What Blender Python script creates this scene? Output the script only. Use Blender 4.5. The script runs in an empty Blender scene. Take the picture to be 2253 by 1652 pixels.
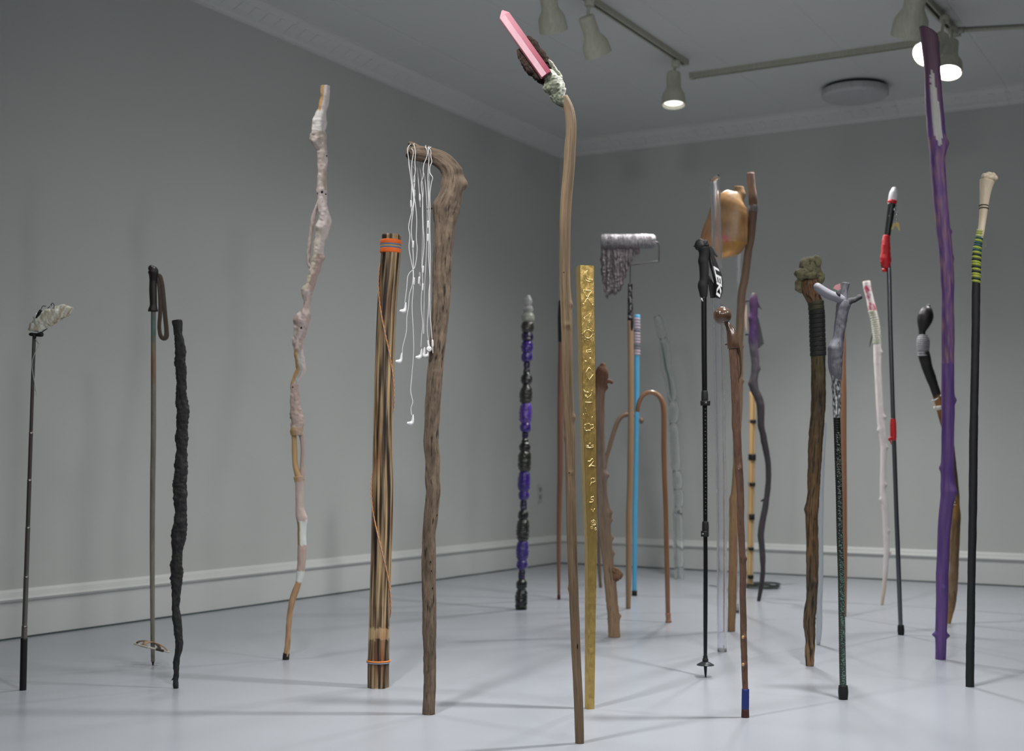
import bpy, bmesh, math, random
from mathutils import Vector, Matrix, noise
random.seed(7)
R = math.radians
# ------------------------------------------------------------------ camera
FPX, CX, CY, H = 2925.0, 1126.5, 826.0, 0.68
PITCH = math.atan((1008.0 - 826.0) / FPX); ROLL = R(0.42)
F0 = Vector((0, math.cos(PITCH), math.sin(PITCH)))
R0 = Vector((1, 0, 0)); U0 = R0.cross(F0)
CR = R0 * math.cos(ROLL) + U0 * math.sin(ROLL)
CU = -R0 * math.sin(ROLL) + U0 * math.cos(ROLL)
CAM = Vector((0, 0, H))
scene = bpy.context.scene
col = scene.collection
cd = bpy.data.cameras.new('camera'); cam = bpy.data.objects.new('camera', cd); col.objects.link(cam)
cd.sensor_width = 36.0; cd.sensor_fit = 'HORIZONTAL'; cd.lens = FPX / 2253.0 * 36.0
cam.matrix_world = Matrix((
    (CR.x, CU.x, -F0.x, CAM.x), (CR.y, CU.y, -F0.y, CAM.y), (CR.z, CU.z, -F0.z, CAM.z), (0, 0, 0, 1)))
cd.dof.use_dof = True; cd.dof.focus_distance = 3.45; cd.dof.aperture_fstop = 4.2; cd.clip_start = 0.05
scene.camera = cam
# ------------------------------------------------------------------ world and exposure
w = bpy.data.worlds.new('world'); scene.world = w; w.use_nodes = True
w.node_tree.nodes['Background'].inputs[0].default_value = (0.8, 0.85, 0.9, 1)
w.node_tree.nodes['Background'].inputs[1].default_value = 0.0
vs = scene.view_settings
vs.view_transform = 'Standard'; vs.look = 'None'; vs.exposure = 0.40; vs.gamma = 1.0; vs.use_curve_mapping = False

def ray(x, y):
    return F0 + CR * ((x - CX) / FPX) - CU * ((y - CY) / FPX)
def floor_pt(x, y, push=0.0):
    d = ray(x, y); t = -H / d.z; t *= (1 + push / (d.y * t)); p = CAM + d * t; p.z = 0; return p
def plane_z(x, y, z):
    d = ray(x, y); return CAM + d * ((z - H) / d.z)
def P(x, y, Y):
    d = ray(x, y); return CAM + d * (Y / d.y)
def kpx(p): return (p - CAM).dot(F0) / FPX
def srgb(c):
    return tuple((((v / 255) / 12.92) if v / 255 <= 0.04045 else ((v / 255 + 0.055) / 1.055) ** 2.4) for v in c[:3])

# room frame: corner and the two wall directions
CORNER = floor_pt(1226, 1238)
DL = Vector((0.4956, 0.8686, 0)).normalized()     # along the left wall, away from the camera
DB = Vector((0.8686, -0.4956, 0)).normalized()    # along the back wall, to the right
ROOM_L, ROOM_W = 12.0, 9.0
def room(u, v, z=0.0):   # u along back wall, v distance from the back wall
    p = CORNER + DB * u - DL * v; return Vector((p.x, p.y, z))
ZW = P(1238, 345, CORNER.y).z                    # top of the walls, under the cornice
ZC = ZW + 0.07                                   # ceiling

# ------------------------------------------------------------------ lights
def spot(loc, target, power, size=70, blend=1.0, radius=0.055, color=(1.0, 0.97, 0.93)):
    l = bpy.data.lights.new('spot_light', 'SPOT'); l.energy = power; l.spot_size = R(size); l.spot_blend = blend
    l.shadow_soft_size = radius; l.color = color
    o = bpy.data.objects.new('spot_light', l); col.objects.link(o); o.location = loc
    o.rotation_euler = (Vector(target) - Vector(loc)).to_track_quat('-Z', 'Y').to_euler()
    return o
COOL = (1.0, 0.995, 0.98)
LIGHTS = [   # track spots and one added wall fill: place, aim, power, cone, blend, bulb radius
    ((-0.5, 2.7, ZC - 0.25), (0.0, 3.1, 0), 115, 92, 1, .05),
    ((1.0, 3.6, ZC - 0.25), (0.6, 3.2, 0), 185, 96, 1, .05),
    ((-1.0, 4.2, ZC - 0.25), (-0.8, 3.8, 0), 34, 110, 1, .05),
    ((1.1, 5.4, ZC - 0.25), (0.8, 5.2, 0), 85, 120, 1, .05),
    ((0.95, 6.3, ZC - 0.25), (0.8, 6.0, 0), 42, 160, .8, .08),  # added wide fill to brighten the lower walls near the corner
    ((0.95, 6.85, ZC - 0.25), (1.3, 6.2, 0), 85, 120, 1, .05),
    ((2.2, 6.1, ZC - 0.25), (1.7, 6.0, 0), 75, 100, 1, .05),
    ((2.5, 3.2, ZC - 0.25), (0.2, 4.6, 0.4), 36, 80, 1, .12),
    ((2.0, 1.6, ZC - 0.25), (0.2, 4.4, 0.7), 46, 70, 1, .14),
    ((0.9, 0.6, ZC - 0.25), (0.2, 4.8, 0.7), 52, 75, 1, .14),
    ((-0.4, 0.2, ZC - 0.25), (0.5, 5.0, 0.7), 42, 75, 1, .14),
    ((-1.5, 1.4, ZC - 0.25), (0.7, 5.2, 0.6), 38, 75, 1, .14),
]
for a in LIGHTS:
    spot(a[0], a[1], a[2], a[3], a[4], a[5], COOL)

# ------------------------------------------------------------------ materials
MATS = {}
DIM = {'red_brown_wood': (.86, .25), 'varnished_cane': (.9, .3), 'orange_tan_wood': (.85, .25), 'red_bark': (.82, .3), 'tan_wood': (.82, .3), 'pole_wood': (.88, .25),
       'driftwood': (.88, .1), 'bare_grain_wood': (.80, .08), 'moss_stone': (.88, 0), 'bamboo': (.95, .12), 'polished_brown_wood': (.85, .2), 'sky_blue_paint': (1.0, .1), 'tan_leather': (.95, .1)}
def nt(name):
    m = bpy.data.materials.new(name); m.use_nodes = True
    return m, m.node_tree, m.node_tree.nodes['Principled BSDF']
def M(name, base=(128, 128, 128), base2=None, dark=None, rough=0.6, metal=0.0, scale=40, stretch=8, bump=0.3,
      usecol=False, trans=0.0, ior=1.45, contrast=0.25, dthr=0.62, spec=0.5, coat=0.0, sss=0.0, bscale=None, emis=None, dist=0.002):
    if name in MATS: return MATS[name]
    q_ = DIM.get(name)
    if q_:
        f_ = lambda c: tuple((v * (1 - q_[1]) + sum(c) / 3 * q_[1]) * q_[0] for v in c)
        base = f_(base); base2 = f_(base2) if base2 else None
    m, t, b = nt(name); N = t.nodes; L = t.links
    a = N.new('ShaderNodeAttribute'); a.attribute_name = 'tc'
    mp = N.new('ShaderNodeMapping'); scale *= 2.0; stretch *= 1.3
    mp.inputs['Scale'].default_value = (scale, scale, scale / stretch)
    L.new(a.outputs['Vector'], mp.inputs['Vector'])
    n1 = N.new('ShaderNodeTexNoise'); n1.inputs['Scale'].default_value = 1.0; n1.inputs['Detail'].default_value = 7; n1.inputs['Roughness'].default_value = 0.7
    L.new(mp.outputs['Vector'], n1.inputs['Vector'])
    rp = N.new('ShaderNodeMapRange'); rp.inputs['From Min'].default_value = 0.5 - contrast; rp.inputs['From Max'].default_value = 0.5 + contrast
    L.new(n1.outputs['Fac'], rp.inputs['Value'])
    mx = N.new('ShaderNodeMix'); mx.data_type = 'RGBA'
    L.new(rp.outputs['Result'], mx.inputs[0])
    if usecol:
        c = N.new('ShaderNodeAttribute'); c.attribute_name = 'col'
        mul = N.new('ShaderNodeMix'); mul.data_type = 'RGBA'; mul.blend_type = 'MULTIPLY'; mul.inputs[0].default_value = 1.0
        g = 0.62 if base2 is None else base2[0] / 255.0
        mul.inputs[7].default_value = (g, g, g, 1)
        L.new(c.outputs['Color'], mul.inputs[6])
        L.new(mul.outputs[2], mx.inputs[6]); L.new(c.outputs['Color'], mx.inputs[7])
    else:
        b1 = srgb(base); b2 = srgb(base2 or tuple(v * 0.85 for v in base))
        mx.inputs[6].default_value = (*b2, 1); mx.inputs[7].default_value = (*b1, 1)
    out = mx.outputs[2]
    if dark is not None:
        mp2 = N.new('ShaderNodeMapping'); mp2.inputs['Scale'].default_value = (scale * 1.4, scale * 1.4, scale * 1.4 / stretch); mp2.inputs['Location'].default_value = (3.1, 7.7, 1.3)
        L.new(a.outputs['Vector'], mp2.inputs['Vector'])
        n2 = N.new('ShaderNodeTexNoise'); n2.inputs['Scale'].default_value = 1.0; n2.inputs['Detail'].default_value = 4
        L.new(mp2.outputs['Vector'], n2.inputs['Vector'])
        r2 = N.new('ShaderNodeMapRange'); r2.inputs['From Min'].default_value = dthr - 0.06; r2.inputs['From Max'].default_value = dthr + 0.06
        L.new(n2.outputs['Fac'], r2.inputs['Value'])
        m2 = N.new('ShaderNodeMix'); m2.data_type = 'RGBA'
        L.new(r2.outputs['Result'], m2.inputs[0]); L.new(out, m2.inputs[6]); m2.inputs[7].default_value = (*srgb(dark), 1)
        out = m2.outputs[2]
    L.new(out, b.inputs['Base Color'])
    b.inputs['Roughness'].default_value = rough; b.inputs['Metallic'].default_value = metal
    b.inputs['Transmission Weight'].default_value = trans; b.inputs['IOR'].default_value = ior
    b.inputs['Specular IOR Level'].default_value = spec; b.inputs['Coat Weight'].default_value = coat
    if sss: b.inputs['Subsurface Weight'].default_value = sss; b.inputs['Subsurface Radius'].default_value = (0.02, 0.01, 0.01)
    if emis: b.inputs['Emission Color'].default_value = (*emis[0], 1); b.inputs['Emission Strength'].default_value = emis[1]
    if bump:
        bp = N.new('ShaderNodeBump'); bp.inputs['Strength'].default_value = bump; bp.inputs['Distance'].default_value = dist
        if bscale:
            mp3 = N.new('ShaderNodeMapping'); mp3.inputs['Scale'].default_value = (bscale, bscale, bscale / stretch)
            L.new(a.outputs['Vector'], mp3.inputs['Vector'])
            n3 = N.new('ShaderNodeTexNoise'); n3.inputs['Scale'].default_value = 1.0; n3.inputs['Detail'].default_value = 5
            L.new(mp3.outputs['Vector'], n3.inputs['Vector']); L.new(n3.outputs['Fac'], bp.inputs['Height'])
        else:
            L.new(n1.outputs['Fac'], bp.inputs['Height'])
        L.new(bp.outputs['Normal'], b.inputs['Normal'])
    MATS[name] = m
    return m

# ------------------------------------------------------------------ mesh helpers
def link_mesh(name, verts, faces, mat, parent=None, tcs=None, cols=None, smooth=True, loc=None):
    me = bpy.data.meshes.new(name); me.from_pydata([tuple(v) for v in verts], [], faces); me.update()
    bm = bmesh.new(); bm.from_mesh(me); bmesh.ops.recalc_face_normals(bm, faces=bm.faces); bm.to_mesh(me); bm.free()
    at = me.attributes.new('tc', 'FLOAT_VECTOR', 'POINT')
    tcs = tcs or verts
    flat = []
    for v in tcs: flat.extend((v[0], v[1], v[2]))
    at.data.foreach_set('vector', flat)
    if cols:
        ac = me.attributes.new('col', 'FLOAT_COLOR', 'POINT'); fl = []
        for c in cols: fl.extend((*c, 1.0))
        ac.data.foreach_set('color', fl)
    if smooth: me.polygons.foreach_set('use_smooth', [True] * len(me.polygons))
    if mat is not None: me.materials.append(mat)
    o = bpy.data.objects.new(name, me); col.objects.link(o)
    if parent is not None: o.parent = parent
    if loc is not None: o.location = loc
    return o
class T:
    """a top-level thing: an Empty on the floor with the pixel frame of its own depth"""
    def __init__(s, name, label, cat, bx=None, by=None, group=None, push=0.0, at=None, Y=None):
        s.base = at.copy() if at is not None else floor_pt(bx, by, push)
        s.Y = Y if Y is not None else s.base.y
        e = bpy.data.objects.new(name, None); e.empty_display_size = 0.05; col.objects.link(e); e.location = s.base
        e['label'] = label; e['category'] = cat
        if group: e['group'] = group
        s.o = e
    def pt(s, x, y, dy=0.0): return P(x, y, s.Y + dy) - s.base
def cr(x0, y0, sc, pts):
    """stations measured on an enlargement of the photograph: (x, y, width[, depth offset])"""
    return [(x0 + p[0] / sc, y0 + p[1] / sc, (p[2] / sc if len(p) > 2 else 0)) + tuple(p[3:4]) for p in pts]
def catmull(pts, step):
    out = []; n = len(pts)
    for i in range(n - 1):
        p0 = pts[max(i - 1, 0)]; p1 = pts[i]; p2 = pts[i + 1]; p3 = pts[min(i + 2, n - 1)]
        L = math.dist(p1[:2], p2[:2]) + abs(p1[3] - p2[3]) * 500; m = max(1, int(L / step))
        for j in range(m):
            t = j / m; r = []
            l1 = max(math.dist(p1[:2], p2[:2]), 1e-3); l0 = max(math.dist(p0[:2], p1[:2]), 1e-3) if i > 0 else l1; l2 = max(math.dist(p2[:2], p3[:2]), 1e-3) if i < n - 2 else l1
            for k in range(4):
                a, b, c, d = p0[k], p1[k], p2[k], p3[k]
                if k == 2:   # width: monotone
                    r.append(b + (c - b) * t)
                else:
                    m1 = (c - a) / (l0 + l1) * l1 if i > 0 else (c - b); m2 = (d - b) / (l1 + l2) * l1 if i < n - 2 else (c - b)
                    h = (2 * t**3 - 3 * t**2 + 1) * b + (t**3 - 2 * t**2 + t) * m1 + (-2 * t**3 + 3 * t**2) * c + (t**3 - t**2) * m2
                    r.append(h)
            out.append(tuple(r))
    out.append(tuple(pts[-1]))
    return out
def tube(th, name, st, mat, seg=14, step=4.0, amp=0.0, freq=14.0, stretch=4.0, depth=1.0, dy=0.0, knots=(), ridge=None, cap=(0, 0),
         colf=None, parent=None, srt=False, hollow=0.0, smooth=True, seed=0.0, clamp=True, spiky=False, label=None, lin=False):
    st = [(p[0], p[1], p[2], (p[3] if len(p) > 3 else 0.0)) for p in st]
    if srt: st.sort(key=lambda p: -p[1])
    if len(st) > 5:      # enlargements overlap: drop stations that would run back along the stick
        i = 1
        while i < len(st):
            if st[i][1] > st[i - 1][1] - 5 and any(p[1] < st[i - 1][1] - 24 for p in st[i + 1:]) and st[i - 1][1] < st[0][1] - 20: st.pop(i)
            else: i += 1
    rows = st if lin else catmull(st, step)
    if lin:
        rr = []
        for a, b in zip(st[:-1], st[1:]):
            m = max(1, int(math.dist(a[:2], b[:2]) / step)) if step else 1
            for j in range(m): rr.append(tuple(a[k] + (b[k] - a[k]) * j / m for k in range(4)))
        rr.append(st[-1]); rows = rr
    C = [th.pt(r[0], r[1], r[3] + dy) for r in rows]
    if not lin and len(rows) > 8:
        for _ in range(4):
            rows = [rows[0]] + [tuple((rows[i - 1][k] + 2 * rows[i][k] + rows[i + 1][k]) / 4 for k in range(4)) for i in range(1, len(rows) - 1)] + [rows[-1]]
        C = [th.pt(r[0], r[1], r[3] + dy) for r in rows]
    rad = [max(r[2], 0.05) / 2 * kpx(th.base + c) for r, c in zip(rows, C)]
    n = len(C); S = [0.0]
    for i in range(1, n): S.append(S[-1] + (C[i] - C[i - 1]).length)
    Yd = Vector((0, 1, 0)); frames = []; last = None
    for i in range(n):
        t = (C[min(i + 1, n - 1)] - C[max(i - 1, 0)])
        if t.length < 1e-9: t = Vector((0, 0, 1))
        t.normalize(); n1 = Yd.cross(t)
        if n1.length < 0.2: n1 = (last - t * last.dot(t)) if last is not None else Vector((1, 0, 0))
        n1.normalize(); last = n1; frames.append((t, n1, n1.cross(t)))
    verts, tcs, cols = [], [], []
    def ring(i, k=1.0, off=0.0):
        t, n1, n2 = frames[i]; base = len(verts)
        for j in range(seg):
            a = 2 * math.pi * j / seg; ca, sa = math.cos(a), math.sin(a); r = rad[i] * k
            if amp:
                nv = noise.fractal(Vector((ca * 1.3 + seed, sa * 1.3, S[i] * freq * (1.0 if stretch == 0 else 4.0 / stretch))), 0.8, 2.0, 4)
                nv += 0.35 * noise.noise(Vector((ca * 4 + seed, sa * 4, S[i] * freq * 3.2 * (4.0 / stretch))))
                if spiky: nv = -abs(nv) * 1.6 + 0.3
                r *= 1 + 1.7 * amp * nv
            if ridge: r += ridge[1] * abs(math.sin(math.pi * S[i] / ridge[0]))
            for (kx, ky, ka, ks, kh) in knots:
                q0 = rows[max(i - 1, 0)]; q1 = rows[min(i + 1, n - 1)]; ql = math.dist(q0[:2], q1[:2]) or 1
                vx, vy = kx - rows[i][0], ky - rows[i][1]; d = (vx * (q1[0] - q0[0]) + vy * (q1[1] - q0[1])) / ql
                if abs(d) < ks * 2.5 and math.hypot(vx, vy) < ks * 2.5 + rows[i][2] * 0.8:
                    da = abs((math.degrees(a) - ka + 180) % 360 - 180) / 57.3 * rows[i][2] / 2
                    kk = kpx(th.base + C[i])
                    r += kh * kk * math.exp(-((d / ks) ** 2 + (da / ks) ** 2))
            v = C[i] + n1 * (ca * r) + n2 * (sa * r * depth) + t * off
            if clamp and th.base.z + v.z < 0: v.z = -th.base.z
            verts.append(v); tcs.append((ca * rad[i] + seed, sa * rad[i], S[i]))
            if colf: cols.append(srgb(colf(rows[i][0] + ca * rows[i][2] / 2, rows[i][1], math.degrees(a), S[i])))
        return base
    faces = []; bases = [ring(i) for i in range(n)]
    for i in range(n - 1):
        a, b = bases[i], bases[i + 1]
        for j in range(seg):
            faces.append((a + j, a + (j + 1) % seg, b + (j + 1) % seg, b + j))
    def capend(i, sgn, style):
        if hollow: return
        if style == 1:    # rounded
            prev = bases[i]
            for (k, o) in ((0.92, 0.38), (0.7, 0.71), (0.38, 0.92)):
                b2 = ring(i, k, sgn * rad[i] * o)
                for j in range(seg): faces.append((prev + j, prev + (j + 1) % seg, b2 + (j + 1) % seg, b2 + j))
                prev = b2
            faces.append(tuple(prev + j for j in range(seg)))
        else:
            b2 = ring(i, 0.93, sgn * rad[i] * 0.06); pb = bases[i]
            for j in range(seg): faces.append((pb + j, pb + (j + 1) % seg, b2 + (j + 1) % seg, b2 + j))
            b3 = ring(i, 0.93, sgn * rad[i] * 0.06); faces.append(tuple(b3 + j for j in range(seg)))
    capend(0, -1, cap[0]); capend(n - 1, 1, cap[1])
    if hollow:
        ib = [ring(i, hollow) for i in range(n)]
        for i in range(n - 1):
            a, b = ib[i], ib[i + 1]
            for j in range(seg): faces.append((a + j, b + j, b + (j + 1) % seg, a + (j + 1) % seg))
        for e in (0, n - 1):
            for j in range(seg): faces.append((bases[e] + j, bases[e] + (j + 1) % seg, ib[e] + (j + 1) % seg, ib[e] + j))
    o = link_mesh(name, verts, faces, mat, parent or th.o, tcs, cols if colf else None, smooth)
    if label: o['label'] = label
    return o
def prism(th, name, poly, thick, mat, dy=0.0, parent=None, bulge=0.0, label=None):
    """a plate with an outline in pixels and a real thickness in metres"""
    f = [th.pt(x, y, dy - thick / 2) for x, y in poly]; b = [th.pt(x, y, dy + thick / 2) for x, y in poly]
    n = len(poly); faces = [tuple(range(n)), tuple(range(2 * n - 1, n - 1, -1))] + [(i, (i + 1) % n, n + (i + 1) % n, n + i) for i in range(n)]
    o = link_mesh(name, f + b, faces, mat, parent or th.o, smooth=False)
    if label: o['label'] = label
    return o
def blob(th, name, x, y, rx, ry, mat, dy=0.0, rz=None, amp=0.0, parent=None, seed=0.0, freq=3.0, colf=None, label=None):
    c = th.pt(x, y, dy); k = kpx(th.base + c); rz = rx if rz is None else rz
    bm = bmesh.new(); bmesh.ops.create_icosphere(bm, subdivisions=3, radius=1.0)
    vs_, tc = [], []
    for v in bm.verts:
        q = v.co.copy(); s = 1 + (amp * noise.fractal(q * freq * 0.5 + Vector((seed, seed, 0)), 0.8, 2, 4) if amp else 0)
        vs_.append(c + Vector((q.x * rx * k * s, q.y * rz * k * s, q.z * ry * k * s))); tc.append(vs_[-1])
    fs = [tuple(v.index for v in f.verts) for f in bm.faces]; bm.free()
    o = link_mesh(name, vs_, fs, mat, parent or th.o, tc)
    if label: o['label'] = label
    return o
def box_obj(name, corners8, mat, parent=None, bevel=0.0, kind=None):
    faces = [(0, 1, 2, 3), (7, 6, 5, 4), (0, 4, 5, 1), (1, 5, 6, 2), (2, 6, 7, 3), (3, 7, 4, 0)]
    o = link_mesh(name, corners8, faces, mat, parent, smooth=False)
    if bevel:
        bm = bmesh.new(); bm.from_mesh(o.data); bmesh.ops.bevel(bm, geom=list(bm.edges), offset=bevel, segments=2, affect='EDGES'); bm.to_mesh(o.data); bm.free()
    if kind: o['kind'] = kind
    return o
def lathe(name, prof, mat, parent, mtx, seg=28, smooth=True, kind=None):
    """prof: list of (radius, z) in the local frame, turned about z and placed by a matrix"""
    verts, faces = [], []
    for r, z in prof:
        for j in range(seg):
            a = 2 * math.pi * j / seg; verts.append(mtx @ Vector((r * math.cos(a), r * math.sin(a), z)))
    for i in range(len(prof) - 1):
        for j in range(seg):
            faces.append((i * seg + j, i * seg + (j + 1) % seg, (i + 1) * seg + (j + 1) % seg, (i + 1) * seg + j))
    if prof[0][0] > 1e-6: faces.append(tuple(range(seg)))
    if prof[-1][0] > 1e-6: faces.append(tuple((len(prof) - 1) * seg + j for j in range(seg)))
    o = link_mesh(name, verts, faces, mat, parent, smooth=smooth)
    if kind: o['kind'] = kind
    return o
def sharp(o, ang=35):
    bm = bmesh.new(); bm.from_mesh(o.data)
    for e in bm.edges:
        if len(e.link_faces) == 2 and e.calc_face_angle(0) > R(ang): e.smooth = False
    bm.to_mesh(o.data); bm.free()
    return o

# ------------------------------------------------------------------ setting
def paint(name, c, rough, bump=0.05, bs=60, var=0.06, vs_=1.2, spec=0.5):
    m, t, b = nt(name); N = t.nodes; L = t.links
    g = N.new('ShaderNodeNewGeometry')
    n = N.new('ShaderNodeTexNoise'); n.inputs['Scale'].default_value = vs_; n.inputs['Detail'].default_value = 5
    L.new(g.outputs['Position'], n.inputs['Vector'])
    mx = N.new('ShaderNodeMix'); mx.data_type = 'RGBA'; L.new(n.outputs['Fac'], mx.inputs[0])
    a = srgb(c); mx.inputs[6].default_value = (*[v * (1 - var) for v in a], 1); mx.inputs[7].default_value = (*[min(1, v * (1 + var)) for v in a], 1)
    L.new(mx.outputs[2], b.inputs['Base Color'])
    n2 = N.new('ShaderNodeTexNoise'); n2.inputs['Scale'].default_value = bs; n2.inputs['Detail'].default_value = 3
    L.new(g.outputs['Position'], n2.inputs['Vector'])
    bp = N.new('ShaderNodeBump'); bp.inputs['Strength'].default_value = bump; bp.inputs['Distance'].default_value = 0.004
    L.new(n2.outputs['Fac'], bp.inputs['Height']); L.new(bp.outputs['Normal'], b.inputs['Normal'])
    b.inputs['Roughness'].default_value = rough; b.inputs['Specular IOR Level'].default_value = spec
    return m
m_wall = paint('wall_paint', (189, 192, 188), 0.75, 0.15, 45)
m_trim = paint('trim_paint', (205, 207, 205), 0.5, 0.1, 30)
m_floor = paint('floor_paint', (156, 160, 167), 0.25, 0.10, 5.0, 0.05, 2.5, 0.5)
m_ceil = paint('ceiling_paint', (208, 209, 207), 0.6, 0.10, 14)
# pressed metal ceiling: shallow square panels in the relief
def ceiling_relief(m):
    t = m.node_tree; N = t.nodes; L = t.links; b = N['Principled BSDF']
    tcn = N.new('ShaderNodeNewGeometry'); mp = N.new('ShaderNodeMapping'); mp.vector_type = 'POINT'
    mp.inputs['Rotation'].default_value = (0, 0, math.atan2(DL.y, DL.x) * -1)
    L.new(tcn.outputs['Position'], mp.inputs['Vector'])
    br = N.new('ShaderNodeTexBrick'); br.offset = 0.0; br.inputs['Scale'].default_value = 1.0
    br.inputs['Mortar Size'].default_value = 0.012; br.inputs['Brick Width'].default_value = 0.61; br.inputs['Row Height'].default_value = 0.61
    br.inputs['Mortar Smooth'].default_value = 1.0
    L.new(mp.outputs['Vector'], br.inputs['Vector'])
    old = [n for n in N if n.type == 'BUMP'][0]
    bp = N.new('ShaderNodeBump'); bp.inputs['Strength'].default_value = 0.5; bp.inputs['Distance'].default_value = 0.006; bp.invert = True
    L.new(br.outputs['Fac'], bp.inputs['Height']); L.new(old.outputs['Normal'], bp.inputs['Normal']); L.new(bp.outputs['Normal'], b.inputs['Normal'])
ceiling_relief(m_ceil)

def slab(name, pts, mat):
    o = link_mesh(name, pts, [tuple(range(len(pts)))], mat, smooth=False); o['kind'] = 'structure'; return o
def solid(name, a, b, c, d, n, thick, mat):
    n = n * thick
    return box_obj(name, [a, b, c, d, a + n, b + n, c + n, d + n], mat, kind='structure')
Z1 = Vector((0, 0, 1))
solid('floor', room(0, 0), room(ROOM_W, 0), room(ROOM_W, ROOM_L), room(0, ROOM_L), -Z1, 0.1, m_floor)
solid('ceiling', room(0, 0, ZC), room(ROOM_W, 0, ZC), room(ROOM_W, ROOM_L, ZC), room(0, ROOM_L, ZC), Z1, 0.1, m_ceil)
solid('wall_left', room(0, 0), room(0, ROOM_L), room(0, ROOM_L, ZC), room(0, 0, ZC), -DB, 0.12, m_wall)
solid('wall_back', room(0, 0), room(ROOM_W, 0), room(ROOM_W, 0, ZC), room(0, 0, ZC), DL, 0.12, m_wall)
solid('wall_right', room(ROOM_W, 0), room(ROOM_W, ROOM_L), room(ROOM_W, ROOM_L, ZC), room(ROOM_W, 0, ZC), DB, 0.12, m_wall)
solid('wall_front', room(0, ROOM_L), room(ROOM_W, ROOM_L), room(ROOM_W, ROOM_L, ZC), room(0, ROOM_L, ZC), -DL, 0.12, m_wall)
def moulding(name, prof, a, b, inward, mat, wob=0.0):
    """prof (out, z) swept from a to b"""
    n = 60 if wob else 1; verts = []; m = len(prof)
    for i in range(n + 1):
        p = a.lerp(b, i / n); q = (noise.noise(Vector((i * 0.9, 0, 3))) * wob) if wob else 0
        for o, z in prof: verts.append(Vector((p.x, p.y, 0)) + inward * o + Vector((0, 0, z + (q + wob if z < 0.006 and wob else 0))))
    faces = []
    for i in range(n):
        for j in range(m - 1): faces.append((i * m + j, i * m + j + 1, (i + 1) * m + j + 1, (i + 1) * m + j))
    faces.append(tuple(range(m))); faces.append(tuple(n * m + j for j in range(m)))
    o = link_mesh(name, verts, faces, mat, smooth=False); o['kind'] = 'structure'; return o
HB = P(0, 1296, floor_pt(0, 1404).y).z
BP = [(0, 0.004), (0.022, 0.004), (0.022, HB - 0.045), (0.030, HB - 0.042), (0.034, HB - 0.034), (0.030, HB - 0.026), (0.018, HB - 0.022), (0.014, HB - 0.01), (0.008, HB), (0, HB)]
moulding('baseboard_left', BP, room(0, 0), room(0, ROOM_L), DB, m_trim, 0.002)
moulding('baseboard_back', BP, room(0, 0), room(ROOM_W, 0), -DL, m_trim, 0.002)
moulding('baseboard_right', BP, room(ROOM_W, 0), room(ROOM_W, ROOM_L), -DB, m_trim)
moulding('baseboard_front', BP, room(0, ROOM_L), room(ROOM_W, ROOM_L), DL, m_trim)
m_gap = M('dark_caulk', (70, 84, 84), rough=0.9, bump=0)
GP = [(0, 0.0), (0.026, 0.0), (0.0255, 0.005), (0, 0.005)]
moulding('trim_1', GP, room(0, 0), room(0, ROOM_L), DB, m_gap); moulding('trim_2', GP, room(0, 0), room(ROOM_W, 0), -DL, m_gap)
CP = [(0, -0.012), (0.010, -0.012), (0.012, 0.0), (0.02, 0.006), (0.05, 0.016), (0.09, 0.036), (0.115, 0.056), (0.125, 0.062), (0.135, 0.062), (0.137, 0.07), (0, 0.07)]
CP = [(o, ZW + z) for o, z in CP]
moulding('trim_3', CP, room(0, 0), room(0, ROOM_L), DB, m_ceil); moulding('trim_4', CP, room(0, 0), room(ROOM_W, 0), -DL, m_ceil)
# raised beads on the cornice, one little block after another
def beads(name, a, b, inward, n):
    verts, faces = [], []
    for i in range(n):
        p = a.lerp(b, (i + 0.5) / n); al = (b - a).normalized()
        for sx in (-0.016, 0.016):
            for (o, z) in ((0.030, 0.0085), (0.058, 0.0165), (0.098, 0.038), (0.090, 0.045), (0.040, 0.025)):
                verts.append(Vector((p.x, p.y, ZW + z)) + inward * o + al * sx)
        k = i * 10
        for j in range(5): faces.append((k + j, k + (j + 1) % 5, k + 5 + (j + 1) % 5, k + 5 + j))
        faces.append((k, k + 1, k + 2, k + 3, k + 4)); faces.append((k + 9, k + 8, k + 7, k + 6, k + 5))
    o = link_mesh(name, verts, faces, m_ceil, smooth=False); o['kind'] = 'structure'; return o
beads('trim_5', room(0, 0.15), room(0, ROOM_L - 2), DB, 110)
beads('trim_6', room(0.15, 0), room(ROOM_W, 0), -DL, 100)

m_plate = M('outlet_plastic', (200, 202, 198), rough=0.4, bump=0)
m_black = M('black_plastic', (22, 22, 24), rough=0.45, bump=0)
d = ray(1187, 1085); A = CORNER.copy(); nrm = DB
t_ = (A - CAM).dot(nrm) / d.dot(nrm); op = CAM + d * t_
ou = T('wall_outlet', 'small white electrical outlet plate low on the left wall near the corner', 'outlet', at=op, Y=op.y)
def wbox(th, name, u0, u1, z0, z1, o0, o1, mat, bev=0.002):
    c = [(u0, z0), (u1, z0), (u1, z1), (u0, z1)]
    return box_obj(name, [DL * u + Z1 * z + DB * o0 for u, z in c] + [DL * u + Z1 * z + DB * o1 for u, z in c], mat, th.o, bev)
wbox(ou, 'cover_plate', -0.035, 0.035, -0.057, 0.057, 0, 0.006, m_plate)
for zz in (-0.024, 0.024):
    wbox(ou, 'socket', -0.016, 0.016, zz - 0.014, zz + 0.014, 0.006, 0.008, M('socket_grey', (150, 152, 150), bump=0), 0.001)

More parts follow.
